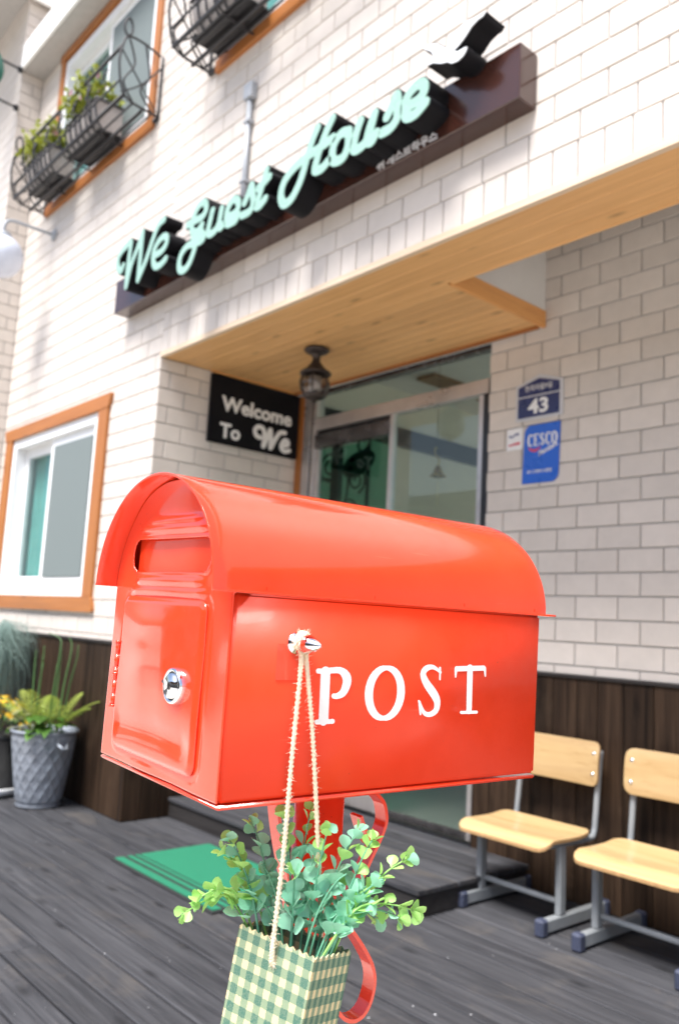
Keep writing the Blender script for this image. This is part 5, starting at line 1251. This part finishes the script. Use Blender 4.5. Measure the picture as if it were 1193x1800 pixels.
# twine: two strands from the bolt to the front and back of the bag
E0 = FM @ Vector((HB[0], -0.0105, HB[1]))
hf = BM_ @ Vector((-BW*0.485, -0.0025, -0.012)); hb = BM_ @ Vector((-BW*0.42, BD+0.002, -0.012))
oX = -B_
def twist(nm, path, r=0.0017, off=0.00145, pitch=0.0085, n=3):
    mb = MB(); pts = spline(path, 22); fr = []; prev = None; s = 0
    for i, p in enumerate(pts):
        t = (pts[min(i+1, len(pts)-1)]-pts[max(i-1, 0)]).normalized()
        a = (prev-t*prev.dot(t)).normalized() if prev else t.orthogonal().normalized()
        prev = a; fr.append((p, a, t.cross(a), s)); s += (pts[i+1]-p).length if i+1 < len(pts) else 0
    for k in range(n):
        mb.tube([p+a*(off*math.cos(2*PI*(s/pitch+k/n)))+b*(off*math.sin(2*PI*(s/pitch+k/n))) for p, a, b, s in fr], r, 5)
    o = mb.build(nm, M['twine'], bag)
    hr = MB(); rq = random.Random(len(pts))
    for k in range(int(s*1400)):
        p, a, b, _ = rq.choice(fr); an = rq.uniform(0, 2*PI); d = (a*math.cos(an)+b*math.sin(an)+Vector((rq.uniform(-.6, .6), rq.uniform(-.6, .6), rq.uniform(-.9, .4)))).normalized()
        L = rq.uniform(0.002, 0.0055); q = d.orthogonal().normalized(); c = p+(a*math.cos(an)+b*math.sin(an))*0.002
        hr.add([c-q*0.000035, c+q*0.000035, c+d*L*0.6+q*L*0.12, c+d*L+q*L*0.3], [(0, 1, 2), (1, 3, 2)])
    tag(hr.build('twine_fibres', M['fibre'], o), kind='stuff')
    return o
lo_f = E0+U_*-0.014+A_*-0.001+oX*0.002; lo_b = E0+U_*-0.014+A_*0.0055
twist('twine', [hf+BM_.to_3x3() @ Vector((0.0, 0.004, -0.010)), hf+BM_.to_3x3() @ Vector((0, -0.0025, 0.004)), hf.lerp(lo_f, 0.33)+oX*0.001, hf.lerp(lo_f, 0.66), lo_f, E0+A_*-0.009+U_*-0.002+oX*0.003, E0+A_*-0.004+U_*0.009+oX*0.002, E0+A_*0.005+U_*0.0085, E0+A_*0.0085+U_*0.001+oX*0.001])
twist('twine', [hb+BM_.to_3x3() @ Vector((0, -0.002, -0.010)), hb+BM_.to_3x3() @ Vector((0, 0.002, 0.006)), hb.lerp(lo_b, 0.4)+oX*0.007, hb.lerp(lo_b, 0.75)+oX*0.006, lo_b+oX*0.001, E0+A_*0.004+U_*-0.006+oX*0.004, E0+A_*-0.007+U_*-0.001+oX*0.007, E0+A_*-0.007+U_*0.006+oX*0.006, E0+A_*0.001+U_*0.0105+oX*0.005])
# artificial eucalyptus sprigs
eu = empty('eucalyptus_sprigs', mat=BM_ @ Matrix.Translation((-BW/2, BD/2, -0.022)), label='artificial eucalyptus sprigs with round green leaves in the gingham bag', cat='plant')
def euc_leaf_mesh(nm, mat):
    v = []; f = []; n = 6
    prof = [(0.0, 0.04), (0.15, 0.10), (0.35, 0.34), (0.58, 0.44), (0.80, 0.36), (0.94, 0.18), (1.0, 0.03)]
    for t, w_ in prof:
        zc = 0.10*math.sin(PI*t)
        v += [(-w_, t, zc*0.2+w_*0.28), (-w_*0.5, t, zc*0.2+w_*0.05), (0, t, zc*0.2-0.01), (w_*0.5, t, zc*0.2+w_*0.05), (w_, t, zc*0.2+w_*0.28)]
    for i in range(len(prof)-1):
        for k in range(4): a = 5*i+k; f.append((a, a+1, a+6, a+5))
    return mesh(nm, v, f, True, (mat,))
LM = euc_leaf_mesh('leaf', M['euc']); LT = euc_leaf_mesh('leaf', M['euctip'])
re_ = random.Random(23)
TIPS = [(-0.729, 0.4607, 0.8667, 1.0), (-0.7165, 0.4672, 0.8829, .9), (-0.6997, 0.4822, 0.926, .9), (-0.6951, 0.4845, 0.940, .6), (-0.6823, 0.4986, 0.9427, .5), (-0.6594, 0.5213, 0.9619, .5), (-0.643, 0.5399, 0.9632, .6), (-0.6331, 0.5541, 0.9505, .6),
        (-0.6135, 0.5776, 0.9446, .7), (-0.6049, 0.589, 0.9392, .7), (-0.5839, 0.6152, 0.9301, .8), (-0.5836, 0.6258, 0.8813, .9), (-0.5934, 0.6169, 0.8746, .6), (-0.6086, 0.6018, 0.8675, .4), (-0.6747, 0.5175, 0.9005, .3), (-0.6275, 0.5712, 0.8994, .3),
        (-0.640, 0.545, 0.925, .3), (-0.655, 0.535, 0.915, .2), (-0.605, 0.595, 0.900, .5), (-0.668, 0.502, 0.912, .3), (-0.620, 0.570, 0.918, .4), (-0.690, 0.495, 0.895, .3), (-0.598, 0.600, 0.912, .5)]
nleaf = 0
for ti, (tx, ty, tz, tipc) in enumerate(TIPS):
    tip = Vector((tx, ty, tz)); c0 = BM_ @ Vector((-BW*0.5+re_.uniform(-0.028, 0.028), BD*0.5+re_.uniform(-0.015, 0.015), -0.022))
    tl = BM_.inverted() @ tip
    c0 = BM_ @ Vector((min(-0.012, max(-BW+0.012, tl.x*0.5-BW*0.25+re_.uniform(-0.008, 0.008))), min(BD-0.01, max(0.01, BD*0.5+re_.uniform(-0.014, 0.014))), -0.022))
    depthj = re_.uniform(-0.02, 0.03) if tipc < 0.8 else 0.0
    tip = tip+fw*depthj
    mid = c0.lerp(tip, 0.45)+Vector((0, 0, 0.018+0.12*abs(tip.x-c0.x)))
    if tz < 0.885: mid += Vector((0, 0, 0.012))
    ps = spline([c0, c0.lerp(mid, 0.5)+Vector((0, 0, 0.006)), mid, mid.lerp(tip, 0.55)+Vector((0, 0, 0.004)), tip], 6); n = len(ps)
    m2 = MB(); m2.tube(ps, [0.0014*(1-0.55*i/n) for i in range(n)], 5); m2.build('stem', M['stem'] if tipc < 0.75 else M['euctip'], eu)
    total = sum((b-a).length for a, b in zip(ps, ps[1:])); s = 0.0; nxt = total*0.30; ph = re_.uniform(0, PI)
    for i in range(1, n):
        s += (ps[i]-ps[i-1]).length
        if s < nxt and i < n-1: continue
        nxt = s+re_.uniform(0.0085, 0.0125); t = (ps[i]-ps[i-1]).normalized(); q = t.orthogonal().normalized(); fr_ = s/total
        size = (0.0195-0.0078*fr_**1.5)*re_.uniform(0.85, 1.15); ph += PI/2+re_.uniform(-0.3, 0.3)
        for k in range(3 if i == n-1 else 2):
            if nleaf >= 298: break
            an = ph+k*(PI if i < n-1 else 2*PI/3); o_ = Matrix.Rotation(an, 3, t) @ q
            d = (o_*0.85+t*(0.55+0.5*fr_)+Vector((0, 0, 0.1))).normalized(); zz_ = t*0.8-fw*0.35+Vector((re_.uniform(-.7, .7), re_.uniform(-.7, .7), re_.uniform(-.1, .6))); z_ = (zz_-d*zz_.dot(d)).normalized(); x_ = d.cross(z_)
            m = basis(x_*size*1.22, d*size, z_*size, ps[i]+o_*0.0012)
            obj('leaf', LT if (fr_ > 0.72 and re_.random() < tipc) or (tipc > 0.85 and fr_ > 0.4) else LM, None, eu, m); nleaf += 1
print('leaves', nleaf, 'objects', len(COL.objects))
